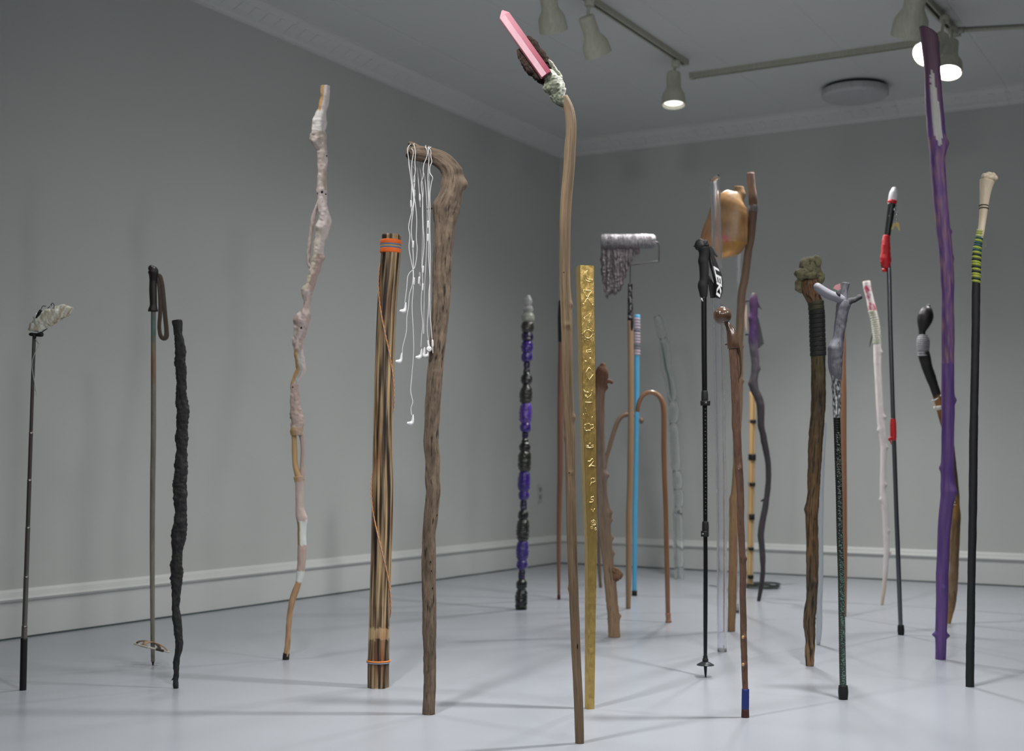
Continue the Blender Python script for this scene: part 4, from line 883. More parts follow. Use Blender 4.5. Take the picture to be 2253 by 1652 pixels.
# ---- 13 paint roller
t = T('paint_roller', 'paint roller on a long wooden pole, coated in dripping silver metal', 'paint roller', 1382.5, 1339)
m_slv = M('silver_leaf', (200, 196, 200), (96, 92, 95), (50, 46, 48), rough=0.3, metal=0.95, scale=90, stretch=1, bump=1.0, dist=0.006, dthr=.62)
m_drip = M('dripping_metal', (170, 162, 164), (60, 54, 56), rough=0.18, metal=0.9, scale=60, stretch=3, bump=1.0, dist=0.006)
tube(t, 'pole', cr(*Wc, [(497, 1062, 52), (500, 800, 60), (503, 400, 62), (505, 0, 64)]) + cr(*Vc, [(508, 1600, 63), (513, 1400, 64), (520, 1000, 64), (525, 600, 62), (525, 0, 64)]) + cr(*Uc, [(520, 1090, 62)]), M('pole_wood', (190, 148, 106), (160, 118, 80), rough=.5, scale=50, stretch=20, bump=.2), seg=18, step=6)
def patchy(x, y, a, s): return (150, 148, 150) if nz(a * .03, y * .16, 1, 9) > .12 else (34, 31, 32)
tube(t, 'grip', cr(*Uc, [(520, 1094, 64), (520, 1010, 62), (518, 850, 54), (518, 702, 48)]), M('silvered_grip', rough=.35, metal=.5, usecol=True, scale=80, bump=.3, stretch=2), seg=16, step=2, colf=patchy)
tube(t, 'paint_run', cr(*Uc, [(520, 1330, 3), (524, 1240, 12), (532, 1180, 34), (534, 1090, 40)]), m_rubber, seg=8, step=2, dy=-0.008)
tube(t, 'wire_frame', cr(*Uc, [(518, 704, 15), (518, 600, 15), (519, 498, 15), (525, 482, 15), (545, 479, 15), (700, 478, 15), (805, 474, 15), (824, 462, 15), (828, 440, 15), (828, 300, 15), (822, 268, 15), (800, 254, 15), (770, 250, 15)]), M('frame_wire', (120, 116, 116), (60, 56, 58), rough=.3, metal=.9, scale=120, bump=.5), seg=8, step=2, lin=True)
tube(t, 'roller_sleeve', cr(*Uc, [(206, 248, 128), (220, 248, 152), (360, 250, 156), (520, 250, 156), (700, 248, 156), (760, 248, 150), (780, 248, 128)]), m_slv, seg=28, step=1.2, amp=.09, freq=110, stretch=1)
rnd = random.Random(4); out_l = [(215, 330), (220, 600), (240, 700), (265, 880)]
def drip_bottom(x): 
    pr = [(210, 600), (240, 720), (262, 890), (290, 820), (345, 840), (400, 780), (450, 690), (480, 600), (520, 500), (560, 430), (612, 410)]
    for a, b in zip(pr[:-1], pr[1:]):
        if a[0] <= x <= b[0]: return a[1] + (b[1] - a[1]) * (x - a[0]) / (b[0] - a[0])
    return 420
for i in range(26):
    x = 222 + i * 15.2; yb = drip_bottom(x) + rnd.uniform(-25, 10); lean = (x - 222) * -0.0
    st = [(x + rnd.uniform(-10, 6) + (12 if x < 260 else 0), yb, 5)]
    y = yb - 30
    while y > 330: st.append((x + rnd.uniform(-7, 7), y, rnd.uniform(26, 46))); y -= rnd.uniform(30, 60)
    st.append((x, 300, 30))
    tube(t, 'metal_drip', cr(*Uc, st), m_drip, seg=9, step=2, amp=.3, freq=70, stretch=1.5, dy=rnd.uniform(-.008, .006), seed=i * 2.3)

# ---- 14 blue stick, 15 crook cane
t = T('walking_stick', 'sky-blue painted stick with pink cord windings and a black tip', 'walking stick', 1396, 1310.5)
m_blue = M('sky_blue_paint', (84, 176, 218), (68, 158, 204), rough=.45, scale=40, stretch=6, bump=.15)
tube(t, 'shaft', cr(*Wc, [(563, 880, 48), (567, 500, 50), (571, 0, 54)]) + cr(*Vc, [(571, 1640, 54), (576, 1300, 52), (585, 800, 49), (588, 400, 52), (588, 0, 58)]) + cr(*Uc, [(588, 1640, 60), (592, 1035, 62)]), m_blue, seg=16, step=6)
tube(t, 'rubber_tip', cr(*Wc, [(563, 926, 58), (563, 872, 56)]), m_rubber, seg=16)
m_pkc = M('pink_cord', (200, 180, 186), (170, 156, 164), rough=.8, scale=90, bump=.4, stretch=1); m_gyc = M('grey_cord', (132, 128, 136), (110, 108, 116), rough=.8, scale=90, bump=.3, stretch=1)
for i in range(13):
    y = 1466 - i * 31
    tube(t, 'cord_winding', cr(*Uc, [(589, y, 58), (590, y - 8, 72), (590, y - 22, 72), (591, y - 30, 58)]), m_gyc if i in (2, 3, 8) else m_pkc, seg=16, step=1.5)
t = T('walking_cane', 'brown crook-handled cane with a turned wooden foot', 'cane', 1470.8, 1369.3)
m_cane = M('varnished_cane', (184, 120, 70), (142, 84, 44), rough=.32, scale=50, stretch=14, bump=.15, coat=.4)
tube(t, 'cane', cr(*Wc, [(921, 1118, 50), (915, 800, 52), (905, 400, 54), (898, 0, 54)]) + cr(*Vc, [(893, 1640, 54), (885, 1200, 56), (878, 900, 57), (878, 620, 57), (874, 470, 56), (856, 390, 54), (810, 328, 52), (745, 300, 50), (690, 312, 49), (640, 352, 48), (608, 425, 48), (596, 480, 48), (593, 515, 46)]), m_cane, seg=18, step=4)
tube(t, 'ferrule', cr(*Wc, [(927, 1206, 70), (926, 1192, 58), (924, 1165, 50), (923, 1130, 58), (922, 1112, 60)]), M('ferrule_wood', (170, 124, 96), (140, 98, 72), bump=.2), seg=18, step=1.5)['label'] = 'turned brown foot cap'

# ---- 16 glass tube stick
t = T('glass_stick', 'slanting stick of joined clear glass tubes near the back wall', 'walking stick', 1494.6, 1274, push=.02)
m_glass = M('clear_glass', (250, 252, 252), (250, 252, 252), rough=.03, trans=1.0, ior=1.5, bump=0, spec=.8)
m_acr = M('acrylic', (250, 250, 252), (244, 244, 248), rough=.06, trans=.96, ior=1.25, bump=.12, scale=30, stretch=10, spec=.8)
segs = [cr(*Uc, [(800, 1046, 60), (818, 1090, 100), (836, 1150, 108), (858, 1240, 112), (868, 1290, 70)]),
        cr(*Uc, [(868, 1285, 70), (882, 1330, 112), (902, 1600, 114)]) + cr(*Vc, [(940, 180, 114), (962, 350, 112), (968, 400, 70)]),
        cr(*Vc, [(968, 395, 70), (975, 440, 118), (985, 520, 118), (978, 600, 100), (978, 640, 70)]),
        cr(*Vc, [(978, 635, 70), (980, 680, 112), (990, 850, 116), (1005, 1080, 114), (1012, 1150, 74)]),
        cr(*Vc, [(1012, 1145, 74), (1018, 1200, 120), (1024, 1300, 116), (1026, 1345, 84)]),
        cr(*Vc, [(1026, 1340, 84), (1034, 1400, 118), (1036, 1480, 116), (1030, 1530, 84)]),
        cr(*Vc, [(1030, 1525, 84), (1026, 1570, 110), (1025, 1610, 104)]) + cr(*Wc, [(1023, 44, 86)]),
        cr(*Wc, [(1023, 40, 86), (1022, 80, 116), (1028, 300, 118), (1034, 500, 118), (1038, 590, 112), (1040, 625, 84)]),
        cr(*Wc, [(1040, 620, 84), (1042, 660, 110), (1043, 720, 112), (1043, 748, 96)])]
for s_ in segs: tube(t, 'glass_tube', list(reversed(s_)), m_glass, seg=24, step=2.5, hollow=.62)
tube(t, 'green_thread', cr(*Uc, [(852, 1330, 10), (880, 1480, 12), (900, 1610, 12)]) + cr(*Vc, [(925, 130, 12), (945, 300, 10), (962, 375, 8)]), M('green_thread', (36, 110, 70), bump=0), seg=8, step=4)

# ---- 17 trekking pole
Tc = (1500, 640, 4.858); Yc = (1500, 960, 4.858); Zc = (1480, 1240, 4.59); Xc = (1500, 520, 10.325)
t = T('trekking_pole', 'black adjustable trekking pole with lettered wrist strap and small basket', 'trekking pole', 1552, 1489)
m_foam = M('black_foam', (14, 14, 15), (9, 9, 10), rough=.75, scale=150, stretch=1, bump=.15)
m_gloss = M('gloss_black', (13, 13, 15), rough=.3, bump=0)
tube(t, 'upper_tube', cr(*Tc, [(244, 1090, 57), (240, 700, 58), (236, 40, 58)]), m_gloss, seg=18, step=8)
MT = tube(t, 'middle_tube', cr(*Yc, [(252, 930, 46), (250, 500, 50), (248, 0, 50)]) + cr(*Tc, [(245, 1160, 52)]), m_gloss, seg=18, step=8)
tube(t, 'lower_tube', cr(*Zc, [(330, 940, 38), (331, 500, 44), (332, 0, 44)]) + cr(*Yc, [(252, 1000, 45)]), m_gloss, seg=18, step=8)
for (c_, pts, nm) in ((Tc, [(245, 1172, 72), (245, 1120, 74), (244, 1068, 66)], 'collar'), (Tc, [(252, 1222, 104), (252, 1178, 108)], 'lever_lock'), (Yc, [(253, 1008, 72), (253, 960, 74), (252, 910, 66)], 'collar'), (Yc, [(247, 1068, 84), (247, 1012, 84)], 'lever_lock')):
    tube(t, nm, cr(*c_, pts), m_rubber, seg=16, step=2)
blob(t, 'lock_screw', 1553, 886, 2.2, 2.2, m_steel, dy=-.018); blob(t, 'lock_screw', 1546.5, 1174.5, 2.6, 2.0, m_steel, dy=-.015)
m_mark = M('scale_marks', (120, 120, 122), bump=0)
for i in range(29):
    y = 900 + i * 8.2; cc = t.pt(1551.2 + (0.6 if i > 14 else 0), y); kk = kpx(t.base + cc); rr_ = 5.0 * kk
    wd = (2.4 if i % 3 == 0 else 1.5) * kk; z0 = .5 * kk
    link_mesh('scale_mark', [cc + Vector((a * wd / 2, -rr_ - o_, b * z0)) for o_ in (-.002, .0008) for a, b in ((-1, -1), (1, -1), (1, 1), (-1, 1))], [(0, 1, 2, 3), (7, 6, 5, 4), (0, 4, 5, 1), (1, 5, 6, 2), (2, 6, 7, 3), (3, 7, 4, 0)], m_mark, MT, smooth=False)
tube(t, 'grip', cr(*Xc, [(490, 1372, 165), (495, 1300, 190), (485, 1180, 226), (478, 1110, 240), (492, 1060, 225), (505, 1000, 208), (508, 800, 212), (500, 640, 226), (488, 560, 244), (500, 480, 228), (508, 380, 236), (500, 310, 250), (490, 265, 275)]), m_foam, seg=20, step=1.5, depth=.85)
tube(t, 'grip_head', cr(*Xc, [(490, 290, 250), (472, 240, 315), (452, 205, 350), (470, 175, 310), (510, 152, 220), (530, 138, 130)]), m_rubber, seg=20, step=1, depth=.6, cap=(0, 1))
tube(t, 'grip_beak', cr(*Xc, [(400, 230, 130), (340, 225, 80), (285, 222, 40)]), m_rubber, seg=12, step=1, cap=(1, 1), depth=1.0)
m_web = M('black_webbing', (15, 15, 17), rough=.8, bump=.2, scale=150, stretch=1)
strap = cr(*Xc, [(640, 235, 60, .0), (672, 330, 74, -.004), (705, 460, 90, -.008), (745, 600, 110, -.012), (785, 740, 135, -.014), (825, 880, 160, -.016), (850, 1010, 160, -.018), (856, 1130, 160, -.018), (848, 1260, 150, -.016), (815, 1400, 124, -.014)])
WST = tube(t, 'wrist_strap', strap, m_web, seg=16, step=1.5, depth=.12)
tube(t, 'strap_inner', cr(*Xc, [(640, 260, 40), (630, 450, 46), (655, 640, 60), (700, 820, 44), (745, 1000, 50), (765, 1200, 70), (770, 1390, 60)]), m_web, seg=12, step=2, depth=.3, dy=.002)
tube(t, 'strap_inner', cr(*Xc, [(610, 900, 40), (650, 1040, 110), (690, 1180, 150), (700, 1290, 130), (705, 1395, 110)]), m_web, seg=12, step=2, depth=.3, dy=-.004)
tube(t, 'strap_tail', cr(*Xc, [(640, 220, 36), (690, 265, 44), (735, 340, 56), (770, 410, 66), (798, 440, 60)]), M('strap_end', (40, 44, 50), rough=.5, bump=0), seg=12, step=1.5, depth=.4, dy=.004, cap=(0, 1))
m_letter = M('white_print', (226, 226, 228), rough=.6, bump=0)
fc = bpy.data.curves.new('strap_text', 'FONT'); fc.body = 'LEKI'; fc.size = 1.0; fc.extrude = 0.02; fc.shear = 0.25; fc.space_character = 0.95; fc.offset = 0.03
tmp = bpy.data.objects.new('strap_text', fc); col.objects.link(tmp); bpy.context.view_layer.update()
me_ = bpy.data.meshes.new_from_object(tmp.evaluated_get(bpy.context.evaluated_depsgraph_get())); bpy.data.objects.remove(tmp)
xm = max(v.co.x for v in me_.vertices); ym = max(v.co.y for v in me_.vertices); bx0 = min(v.co.x for v in me_.vertices); by0 = min(v.co.y for v in me_.vertices)
def on_strap(u, v):   # u along the strap downwards 0..1, v across -1..1
    y = 670 + (1390 - 670) * u
    pr = [(670, 768, 118), (740, 785, 120), (880, 828, 146), (1010, 850, 140), (1130, 856, 134), (1260, 846, 124), (1400, 812, 112)]
    for a, b in zip(pr[:-1], pr[1:]):
        if a[0] <= y <= b[0]: q = (y - a[0]) / (b[0] - a[0]); break
    xc_ = a[1] + (b[1] - a[1]) * q; w_ = a[2] + (b[2] - a[2]) * q
    return 1500 + (xc_ - v * w_ / 2 * 0.86) / 10.325, 520 + y / 10.325
vs_ = []
for v in me_.vertices:
    u = (v.co.x - bx0) / (xm - bx0); w_ = (v.co.y - by0) / (ym - by0) * 2 - 1
    X_, Y_ = on_strap(u, -w_); vs_.append(t.pt(X_, Y_, -.0245 - v.co.z * .03))
link_mesh('strap_lettering', vs_, [tuple(p.vertices) for p in me_.polygons], m_letter, WST, smooth=False)['label'] = 'bold white letters on the wrist strap'
prism(t, 'label_mark', [(1500 + a / 10.325, 520 + b / 10.325) for a, b in ((445, 1395), (462, 1400), (485, 1475), (470, 1470), (458, 1435), (440, 1440))], .002, m_letter, dy=-.0125)
tube(t, 'basket_collar', cr(*Zc, [(330, 1000, 36), (330, 975, 70), (330, 966, 70), (330, 958, 46), (330, 930, 46)]), m_rubber, seg=18, step=1)
cb_ = t.pt(1552, 1462); kk = kpx(t.base + cb_)
lathe('basket', [(0.004, 8 * kk), (0.010, 7 * kk), (18.5 * kk, 0.5 * kk), (19.5 * kk, -1.2 * kk), (18 * kk, -1.0 * kk), (0.008, 5 * kk)], M('basket_plastic', (46, 48, 52), rough=.35, bump=0), t.o, Matrix.Translation(cb_), 32)
tube(t, 'tip', cr(*Zc, [(333, 1143, 16), (332, 1100, 26), (331, 1040, 36), (330, 1000, 38)]), m_rubber, seg=14, step=2)

# ---- 18 acrylic tube
AAc = (1500, 360, 4.858)
t = T('acrylic_tube', 'long clear acrylic tube with a slanted top, beside the trekking pole', 'tube', 1589.5, 1435, push=.02)
o = tube(t, 'tube', cr(*Zc, [(500, 893, 96), (497, 500, 98), (497, 0, 102)]) + cr(*Yc, [(430, 1640, 108), (425, 800, 106), (415, 0, 106)]) + cr(*Tc, [(410, 1400, 108), (400, 800, 110), (385, 100, 108)]) + cr(*AAc, [(380, 1640, 108), (368, 700, 108), (355, 140, 108)]), m_acr, seg=28, step=10, hollow=.82, amp=.01)
zt = max(v.co.z for v in o.data.vertices)
for v in o.data.vertices:
    if v.co.z > zt - 0.02: v.co.z += (v.co.x - t.pt(1573, 391).x) * 0.55
prism(t, 'foot_pin', [(1480 + a / 4.59, 1240 + b / 4.59) for a, b in ((508, 825), (522, 825), (518, 892), (510, 892))], .004, m_white)

# ---- 19 jug stick, 19b clear rod behind
t = T('walking_stick', 'tall pale branch with a tan plastic jug wired to its top', 'walking stick', 1609, 1390, push=.02)
m_lb = M('light_branch', (176, 146, 116), (140, 110, 84), (96, 70, 52), rough=.75, scale=60, stretch=6, bump=.5, dthr=.68, usecol=True)
st = cr(*Zc, [(593, 688, 78), (598, 500, 82), (603, 300, 88), (608, 60, 86)]) + cr(*Yc, [(545, 1560, 94), (550, 1200, 94), (554, 900, 96), (558, 720, 100), (572, 560, 84), (585, 300, 76), (592, 0, 78)]) + cr(*Tc, [(600, 1600, 82), (612, 1200, 80), (616, 800, 78), (616, 600, 80), (622, 400, 86), (632, 200, 86), (645, 0, 88)]) + \
     cr(*AAc, [(640, 1640, 88), (655, 1400, 86), (670, 1250, 84), (690, 1100, 86), (708, 950, 82), (735, 800, 84), (750, 650, 88), (760, 500, 92), (765, 410, 95), (748, 260, 86), (735, 102, 80)])
tube(t, 'branch', st, m_lb, seg=20, step=3, amp=.04, freq=15, colf=vcol([(380, (160, 132, 120)), (425, (164, 134, 112)), (440, (112, 86, 70)), (560, (128, 104, 88)), (700, (146, 122, 100)), (1090, (186, 150, 110)), (1390, (160, 126, 92))]), knots=[(1656, 490, 90, 5, 2), (1612, 1098, 180, 8, 2), (1629, 838, 20, 5, 3), (1629, 762, 20, 5, 2)])
m_jug = M('stained_plastic', usecol=True, rough=.34, scale=30, stretch=1.5, bump=.25, trans=.12, sss=.1)
def jugc(x, y, a, s):
    c_ = mixc((184, 142, 98), (150, 112, 70), .5 + .9 * nz(x * .03, y * .03, 1, 2))
    if y > 530: c_ = mixc(c_, (200, 150, 84), .7)
    if y < 440: c_ = mixc(c_, (204, 172, 138), .5)
    d_ = math.hypot(x - 1591, y - 530)
    if d_ < 13 and 0 < a < 180: c_ = mixc((196, 60, 62), c_, d_ / 13)
    if x < 1562: c_ = mixc(c_, (196, 150, 116), .6)
    return c_
tube(t, 'jug', cr(*AAc, [(478, 992, 300), (477, 982, 360), (468, 955, 440), (457, 910, 488), (452, 850, 508), (465, 770, 500), (480, 690, 478), (497, 600, 440), (512, 500, 412), (535, 430, 368), (556, 385, 300), (588, 345, 200), (606, 325, 120), (610, 300, 104), (612, 262, 100), (614, 246, 96)]), m_jug, seg=36, step=2, depth=.6, amp=.03, freq=5, stretch=6, dy=-.02, colf=jugc, knots=[(1648, 430, 30, 12, 5)], cap=(0, 0))['label'] = 'stained tan plastic jug, neck up'
for i in range(4): tube(t, 'binding_wire', cr(*AAc, [(715, 455 + i * 18, 4), (740, 452 + i * 18, 4)]) + cr(*AAc, [(790, 444 + i * 18, 4), (822, 432 + i * 18, 4)]), m_steel, seg=6, step=2, dy=-.02)
for i in range(4): torus_obj(t, 'wire_turn', t.pt(1657.5, 453 + i * 3.8), Vector((.22, 0, 1)).normalized(), 10.2 * kpx(t.base), 0.0014, m_steel, 24, 6)
t = T('clear_rod', 'thin clear plastic rod standing just behind the jug branch', 'rod', 1622.7, 1348)
tube(t, 'rod', [(1622.7, 1348, 8), (1624, 1100, 8.8), (1625, 800, 9.4), (1625.6, 545, 10)], m_acr, seg=16, step=20, hollow=.6)

# ---- 20 knob stick
t = T('walking_stick', 'red-brown bark stick with a round polished knob and blue-taped foot', 'walking stick', 1639.7, 1578)
m_rb = M('red_bark', (150, 96, 66), (92, 58, 42), (54, 34, 26), rough=.6, scale=80, stretch=4, bump=.7, dthr=.66, dist=.003)
st = cr(*Zc, [(735, 1300, 58), (732, 1200, 60), (724, 1030, 62), (722, 900, 62), (715, 740, 66), (714, 600, 66), (708, 300, 66), (710, 60, 68)]) + cr(*Yc, [(652, 1560, 74), (648, 1300, 72), (640, 1150, 71), (630, 900, 75), (625, 600, 78), (612, 350, 86), (602, 200, 84), (592, 0, 88)]) + cr(*Tc, [(585, 1560, 88), (580, 1400, 90), (578, 1200, 91), (570, 1000, 90), (560, 800, 90), (550, 640, 94), (548, 590, 96)])
tube(t, 'stick', st, m_rb, seg=20, step=2.5, amp=.05, freq=22, knots=[(1626, 1031, 90, 6, 2), (1638.5, 1229, 20, 6, 3), (1634, 1402, 90, 6, 3), (1636, 1462, 90, 6, 2.5)])
m_lk = M('bare_knot', (196, 150, 100), bump=0)
for hx, hy in ((1626.5, 1031), (1635, 1402), (1635, 1462)): blob(t, 'knot', hx, hy, 3.2, 4, m_lk, dy=-.010, rz=2); 
m_pol = M('polished_brown_wood', (112, 82, 62), (72, 48, 34), rough=.2, scale=40, stretch=3, bump=.08, coat=.5)
blob(t, 'knob', 1500 + 435 / 4.858, 640 + 265 / 4.858, 20, 20, m_pol)['label'] = 'polished round wooden ball'
tube(t, 'handle', cr(*Tc, [(552, 612, 128), (550, 570, 134), (545, 530, 126), (535, 470, 112), (516, 410, 88), (494, 365, 62), (470, 330, 60)]), m_pol, seg=20, step=1.5)
tube(t, 'handle_tail', cr(*Tc, [(618, 935, 8), (628, 880, 20), (630, 800, 24), (622, 700, 24), (605, 620, 40), (590, 560, 50)]), m_pol, seg=10, step=2, dy=-.004)
blob(t, 'handle_nub', 1500 + 470 / 4.858, 640 + 570 / 4.858, 2.6, 2.4, m_pol)
tube(t, 'blue_tape', cr(*Zc, [(733, 1467, 77), (734, 1400, 77), (735, 1290, 76), (736, 1266, 74)]), M('blue_tape', (34, 50, 120), (22, 36, 92), rough=.45, scale=60, bump=.2), seg=20, step=3)
tube(t, 'foot', cr(*Zc, [(733, 1549, 82), (733, 1467, 76)]), M('dark_brown_rubber', (66, 34, 30), rough=.5), seg=20)

# ---- 22 bamboo, cable coil, 21 charcoal stick
t = T('bamboo_stick', 'yellow bamboo bundle with evenly spaced black tape bands, before the wall', 'walking stick', 1650.6, 1292)
m_bam = M('bamboo', (222, 180, 116), (204, 160, 98), rough=.4, scale=30, stretch=20, bump=.1); m_bamg = M('pale_bamboo', (196, 176, 148), (180, 160, 130), rough=.4, scale=30, stretch=20, bump=.1)
base_ = cr(*Yc, [(728, 1610, 70), (731, 1400, 68), (735, 1200, 68), (742, 800, 70), (750, 400, 72), (755, 0, 74)]) + cr(*Tc, [(757, 1540, 74), (760, 1400, 74), (763, 1080, 78)])
for (ox, dyy, mt_, wf) in ((-.16, -.008, m_bam, .66), (.27, 0, m_bamg, .5), (-.05, .012, m_bam, .6)):
    tube(t, 'bamboo_rod', [(p[0] + ox * p[2], p[1], p[2] * wf) for p in base_], mt_, seg=14, step=8, dy=dyy, cap=(1, 0))
for c_, x, y, h_, w_ in ((Tc, 757, 1395, 30, 72), (Yc, 752, 222, 62, 78), (Yc, 748, 512, 34, 74), (Yc, 742, 860, 58, 72), (Yc, 735, 1200, 30, 70), (Yc, 730, 1498, 34, 72)):
    tube(t, 'tape_band', cr(*c_, [(x, y + h_ / 2, w_ + 2), (x, y - h_ / 2, w_ + 2)]), m_rubber, seg=18, depth=1.45, dy=-.001)
t = T('cable_coil', 'flat coil of dark cable lying on the floor behind the bamboo', 'cable', 1676, 1293)
rnd = random.Random(3)
for i in range(9):
    kk = kpx(t.base); torus_obj(t, 'cable_loop', Vector((rnd.uniform(-.012, .012), rnd.uniform(-.02, .02), .004 + i * .0022)), Vector((rnd.uniform(-.03, .03), rnd.uniform(-.03, .03), 1)).normalized(), (41 - rnd.uniform(0, 15)) * kk, .0022, M('dark_cable', (62, 70, 68), rough=.5, bump=0), 44, 6)
pts3 = [floor_pt(x, y) - t.base + Vector((0, 0, .005)) for x, y in ((1640, 1300), (1620, 1302), (1600, 1299), (1585, 1295), (1573, 1291), (1560, 1290))]
cord('cable_tail', pts3, .0022, MATS['dark_cable'], t.o)
t = T('walking_stick', 'wavy charcoal branch with purple painted top and grey cloth wing', 'walking stick', 1669, 1322.5)
m_ch = M('charcoal_purple', usecol=True, rough=.6, scale=60, stretch=4, bump=.5, base2=(120, 120, 120))
st = cr(*Zc, [(868, 378, 36), (880, 320, 42), (898, 200, 45), (910, 100, 48), (911, 40, 48)]) + cr(*Yc, [(862, 1600, 60), (868, 1450, 60), (864, 1300, 62), (855, 1150, 65), (845, 1060, 72), (850, 1000, 70), (868, 880, 70), (893, 750, 65), (914, 600, 60), (926, 450, 58), (924, 300, 60), (902, 150, 65), (878, 40, 68)]) + \
     cr(*Tc, [(872, 1545, 68), (848, 1450, 72), (845, 1350, 75), (842, 1220, 84), (815, 1130, 90), (780, 1060, 92), (766, 980, 94), (775, 900, 86), (785, 800, 86), (780, 700, 86), (768, 610, 92), (762, 500, 98), (765, 400, 92), (765, 300, 90), (770, 200, 90), (768, 80, 90), (775, 25, 46)])
tube(t, 'branch', st, m_ch, seg=18, step=2.5, amp=.06, freq=20, colf=vcol([(640, (92, 84, 50)), (655, (96, 62, 104)), (740, (86, 56, 110)), (762, (104, 96, 108)), (845, (84, 78, 84)), (960, (58, 54, 58)), (1200, (76, 70, 76)), (1322, (52, 50, 54))]), knots=[(1670, 811, 0, 6, 4), (1647, 844, 180, 6, 3), (1653, 700, 160, 6, 3)])
tube(t, 'thorn', cr(*Yc, [(895, 665, 30), (870, 680, 22), (845, 692, 14)]), MATS['charcoal_purple'] if False else m_rubber, seg=8, step=1.5)
m_cloth = M('grey_cloth', (84, 84, 86), (62, 62, 64), rough=.9, scale=120, stretch=1, bump=.3)
prism(t, 'cloth_wing', [(1500 + a / 4.858, 640 + b / 4.858) for a, b in ((800, 250), (822, 300), (850, 420), (880, 565), (850, 590), (818, 620), (800, 560), (790, 420))], .004, m_cloth, dy=.006)
prism(t, 'cloth_scrap', [(1500 + a / 4.858, 640 + b / 4.858) for a, b in ((800, 80), (822, 130), (862, 210), (832, 185), (812, 180), (800, 150))], .003, m_cloth, dy=.004)
tube(t, 'blade', cr(*Tc, [(695, 440, 14), (690, 380, 30), (687, 260, 30), (693, 150, 12)]), M('pale_bone', (220, 196, 176), bump=.1), seg=10, step=2, depth=.5)
for (a, b) in ((708, 105), (705, 462)): tube(t, 'blade_clip', cr(*Tc, [(680, b + 4, 24), (705, b, 16), (735, b - 2, 16)]), m_rubber, seg=8, step=1.5)

# ---- 23 stone-headed staff, 26 frosted strip behind
BBc = (1720, 540, 4.857); CCc = (1720, 860, 4.857); DDc = (1720, 1180, 4.3467)
t = T('walking_stick', 'dark mossy staff with a lashed stone head and black cord grip', 'walking stick', 1781.7, 1466.5, push=.015)
m_dk = M('dark_moss_wood', usecol=True, base2=(70, 70, 70), dark=(16, 12, 8), rough=.65, scale=60, stretch=8, bump=.9, dthr=.56, dist=.004)
dk = vcol([(640, (130, 92, 62)), (700, (100, 76, 50)), (780, (84, 74, 36)), (870, (74, 56, 34)), (1000, (96, 72, 40)), (1200, (110, 80, 46)), (1300, (84, 66, 44)), (1400, (104, 80, 54)), (1418, (140, 110, 76)), (1466, (160, 124, 90))])
st = cr(*DDc, [(268, 1245, 76), (270, 1190, 86), (268, 1100, 94), (272, 1000, 90), (270, 900, 102), (263, 830, 114), (268, 740, 118), (283, 610, 104), (290, 500, 108), (293, 430, 116), (293, 200, 118), (293, 40, 120)]) + cr(*CCc, [(322, 1560, 124), (320, 1400, 130), (320, 1280, 142), (332, 1150, 126), (342, 1000, 130), (348, 850, 138), (356, 700, 144), (366, 500, 148), (377, 350, 154), (390, 180, 154), (392, 40, 155)]) + \
     cr(*BBc, [(392, 1600, 152), (392, 1400, 152), (390, 1180, 155), (380, 950, 155), (375, 750, 150), (362, 620, 145), (335, 560, 165), (318, 500, 200), (310, 430, 225), (302, 375, 190)])
tube(t, 'staff', st, m_dk, seg=26, step=2.2, amp=.06, freq=20, colf=dk, knots=[(1790, 1279, 70, 7, 4), (1770, 1120, 180, 9, 3)])
m_stone = M('moss_stone', (150, 144, 112), (96, 92, 66), (48, 46, 32), rough=.9, scale=40, stretch=1, bump=1, dthr=.64, dist=.006)
def rock(th, x, y, rx, ry, dyy, sd, am=.3):
    o = blob(th, 'stone', x, y, rx, ry, m_stone, dy=dyy, amp=am, seed=sd, freq=2.2); 
    return o
rock(t, 1782, 591, 24, 27, .004, 3.1, .22); rock(t, 1766, 602, 18, 15, -.006, 7.3); rock(t, 1793, 578, 13, 17, -.012, 9.9); rock(t, 1803, 612, 11, 16, -.004, 12.2); rock(t, 1760, 628, 11, 17, .006, 15.8); rock(t, 1783, 606, 17, 9, -.022, 19.1, .25)
for i in range(12):
    y = 1180 - i * 49; cx_ = [390, 388, 385, 383, 381, 380, 379, 378, 377, 374, 369, 365][i]
    tube(t, 'cord_winding', cr(*BBc, [(cx_ + 1, y + 2, 159), (cx_, y - 8, 167), (cx_ - 1, y - 40, 166), (cx_ - 2, y - 48, 158)]), m_blackcord if i < 10 else M('olive_cord', (60, 58, 36), (34, 32, 22), scale=100, stretch=.4, bump=.4), seg=22, step=1.5, ridge=(.004, .0012))
t = T('frosted_strip', 'frosted pale plastic strip standing just behind the stone-headed staff', 'strip', 1799.5, 1418.5)
m_fro = M('frosted_plastic', (206, 212, 216), (186, 192, 198), rough=.3, trans=.35, bump=.3, scale=30, stretch=6, ior=1.35)
tube(t, 'strip', cr(*DDc, [(348, 1036, 36), (352, 1000, 50), (360, 850, 58), (358, 700, 58), (370, 400, 52), (372, 40, 50)]) + cr(*CCc, [(412, 1560, 56), (420, 1300, 54), (425, 1000, 50), (440, 700, 46), (455, 480, 40), (468, 340, 24)]), m_fro, seg=14, step=6, depth=.5, amp=.03)
for b_ in ((1795, 1361), (1795, 1349), (1795, 1338)): blob(t, 'glass_chip', b_[0], b_[1], 1.6, 1.6, m_chrome, dy=-.012)

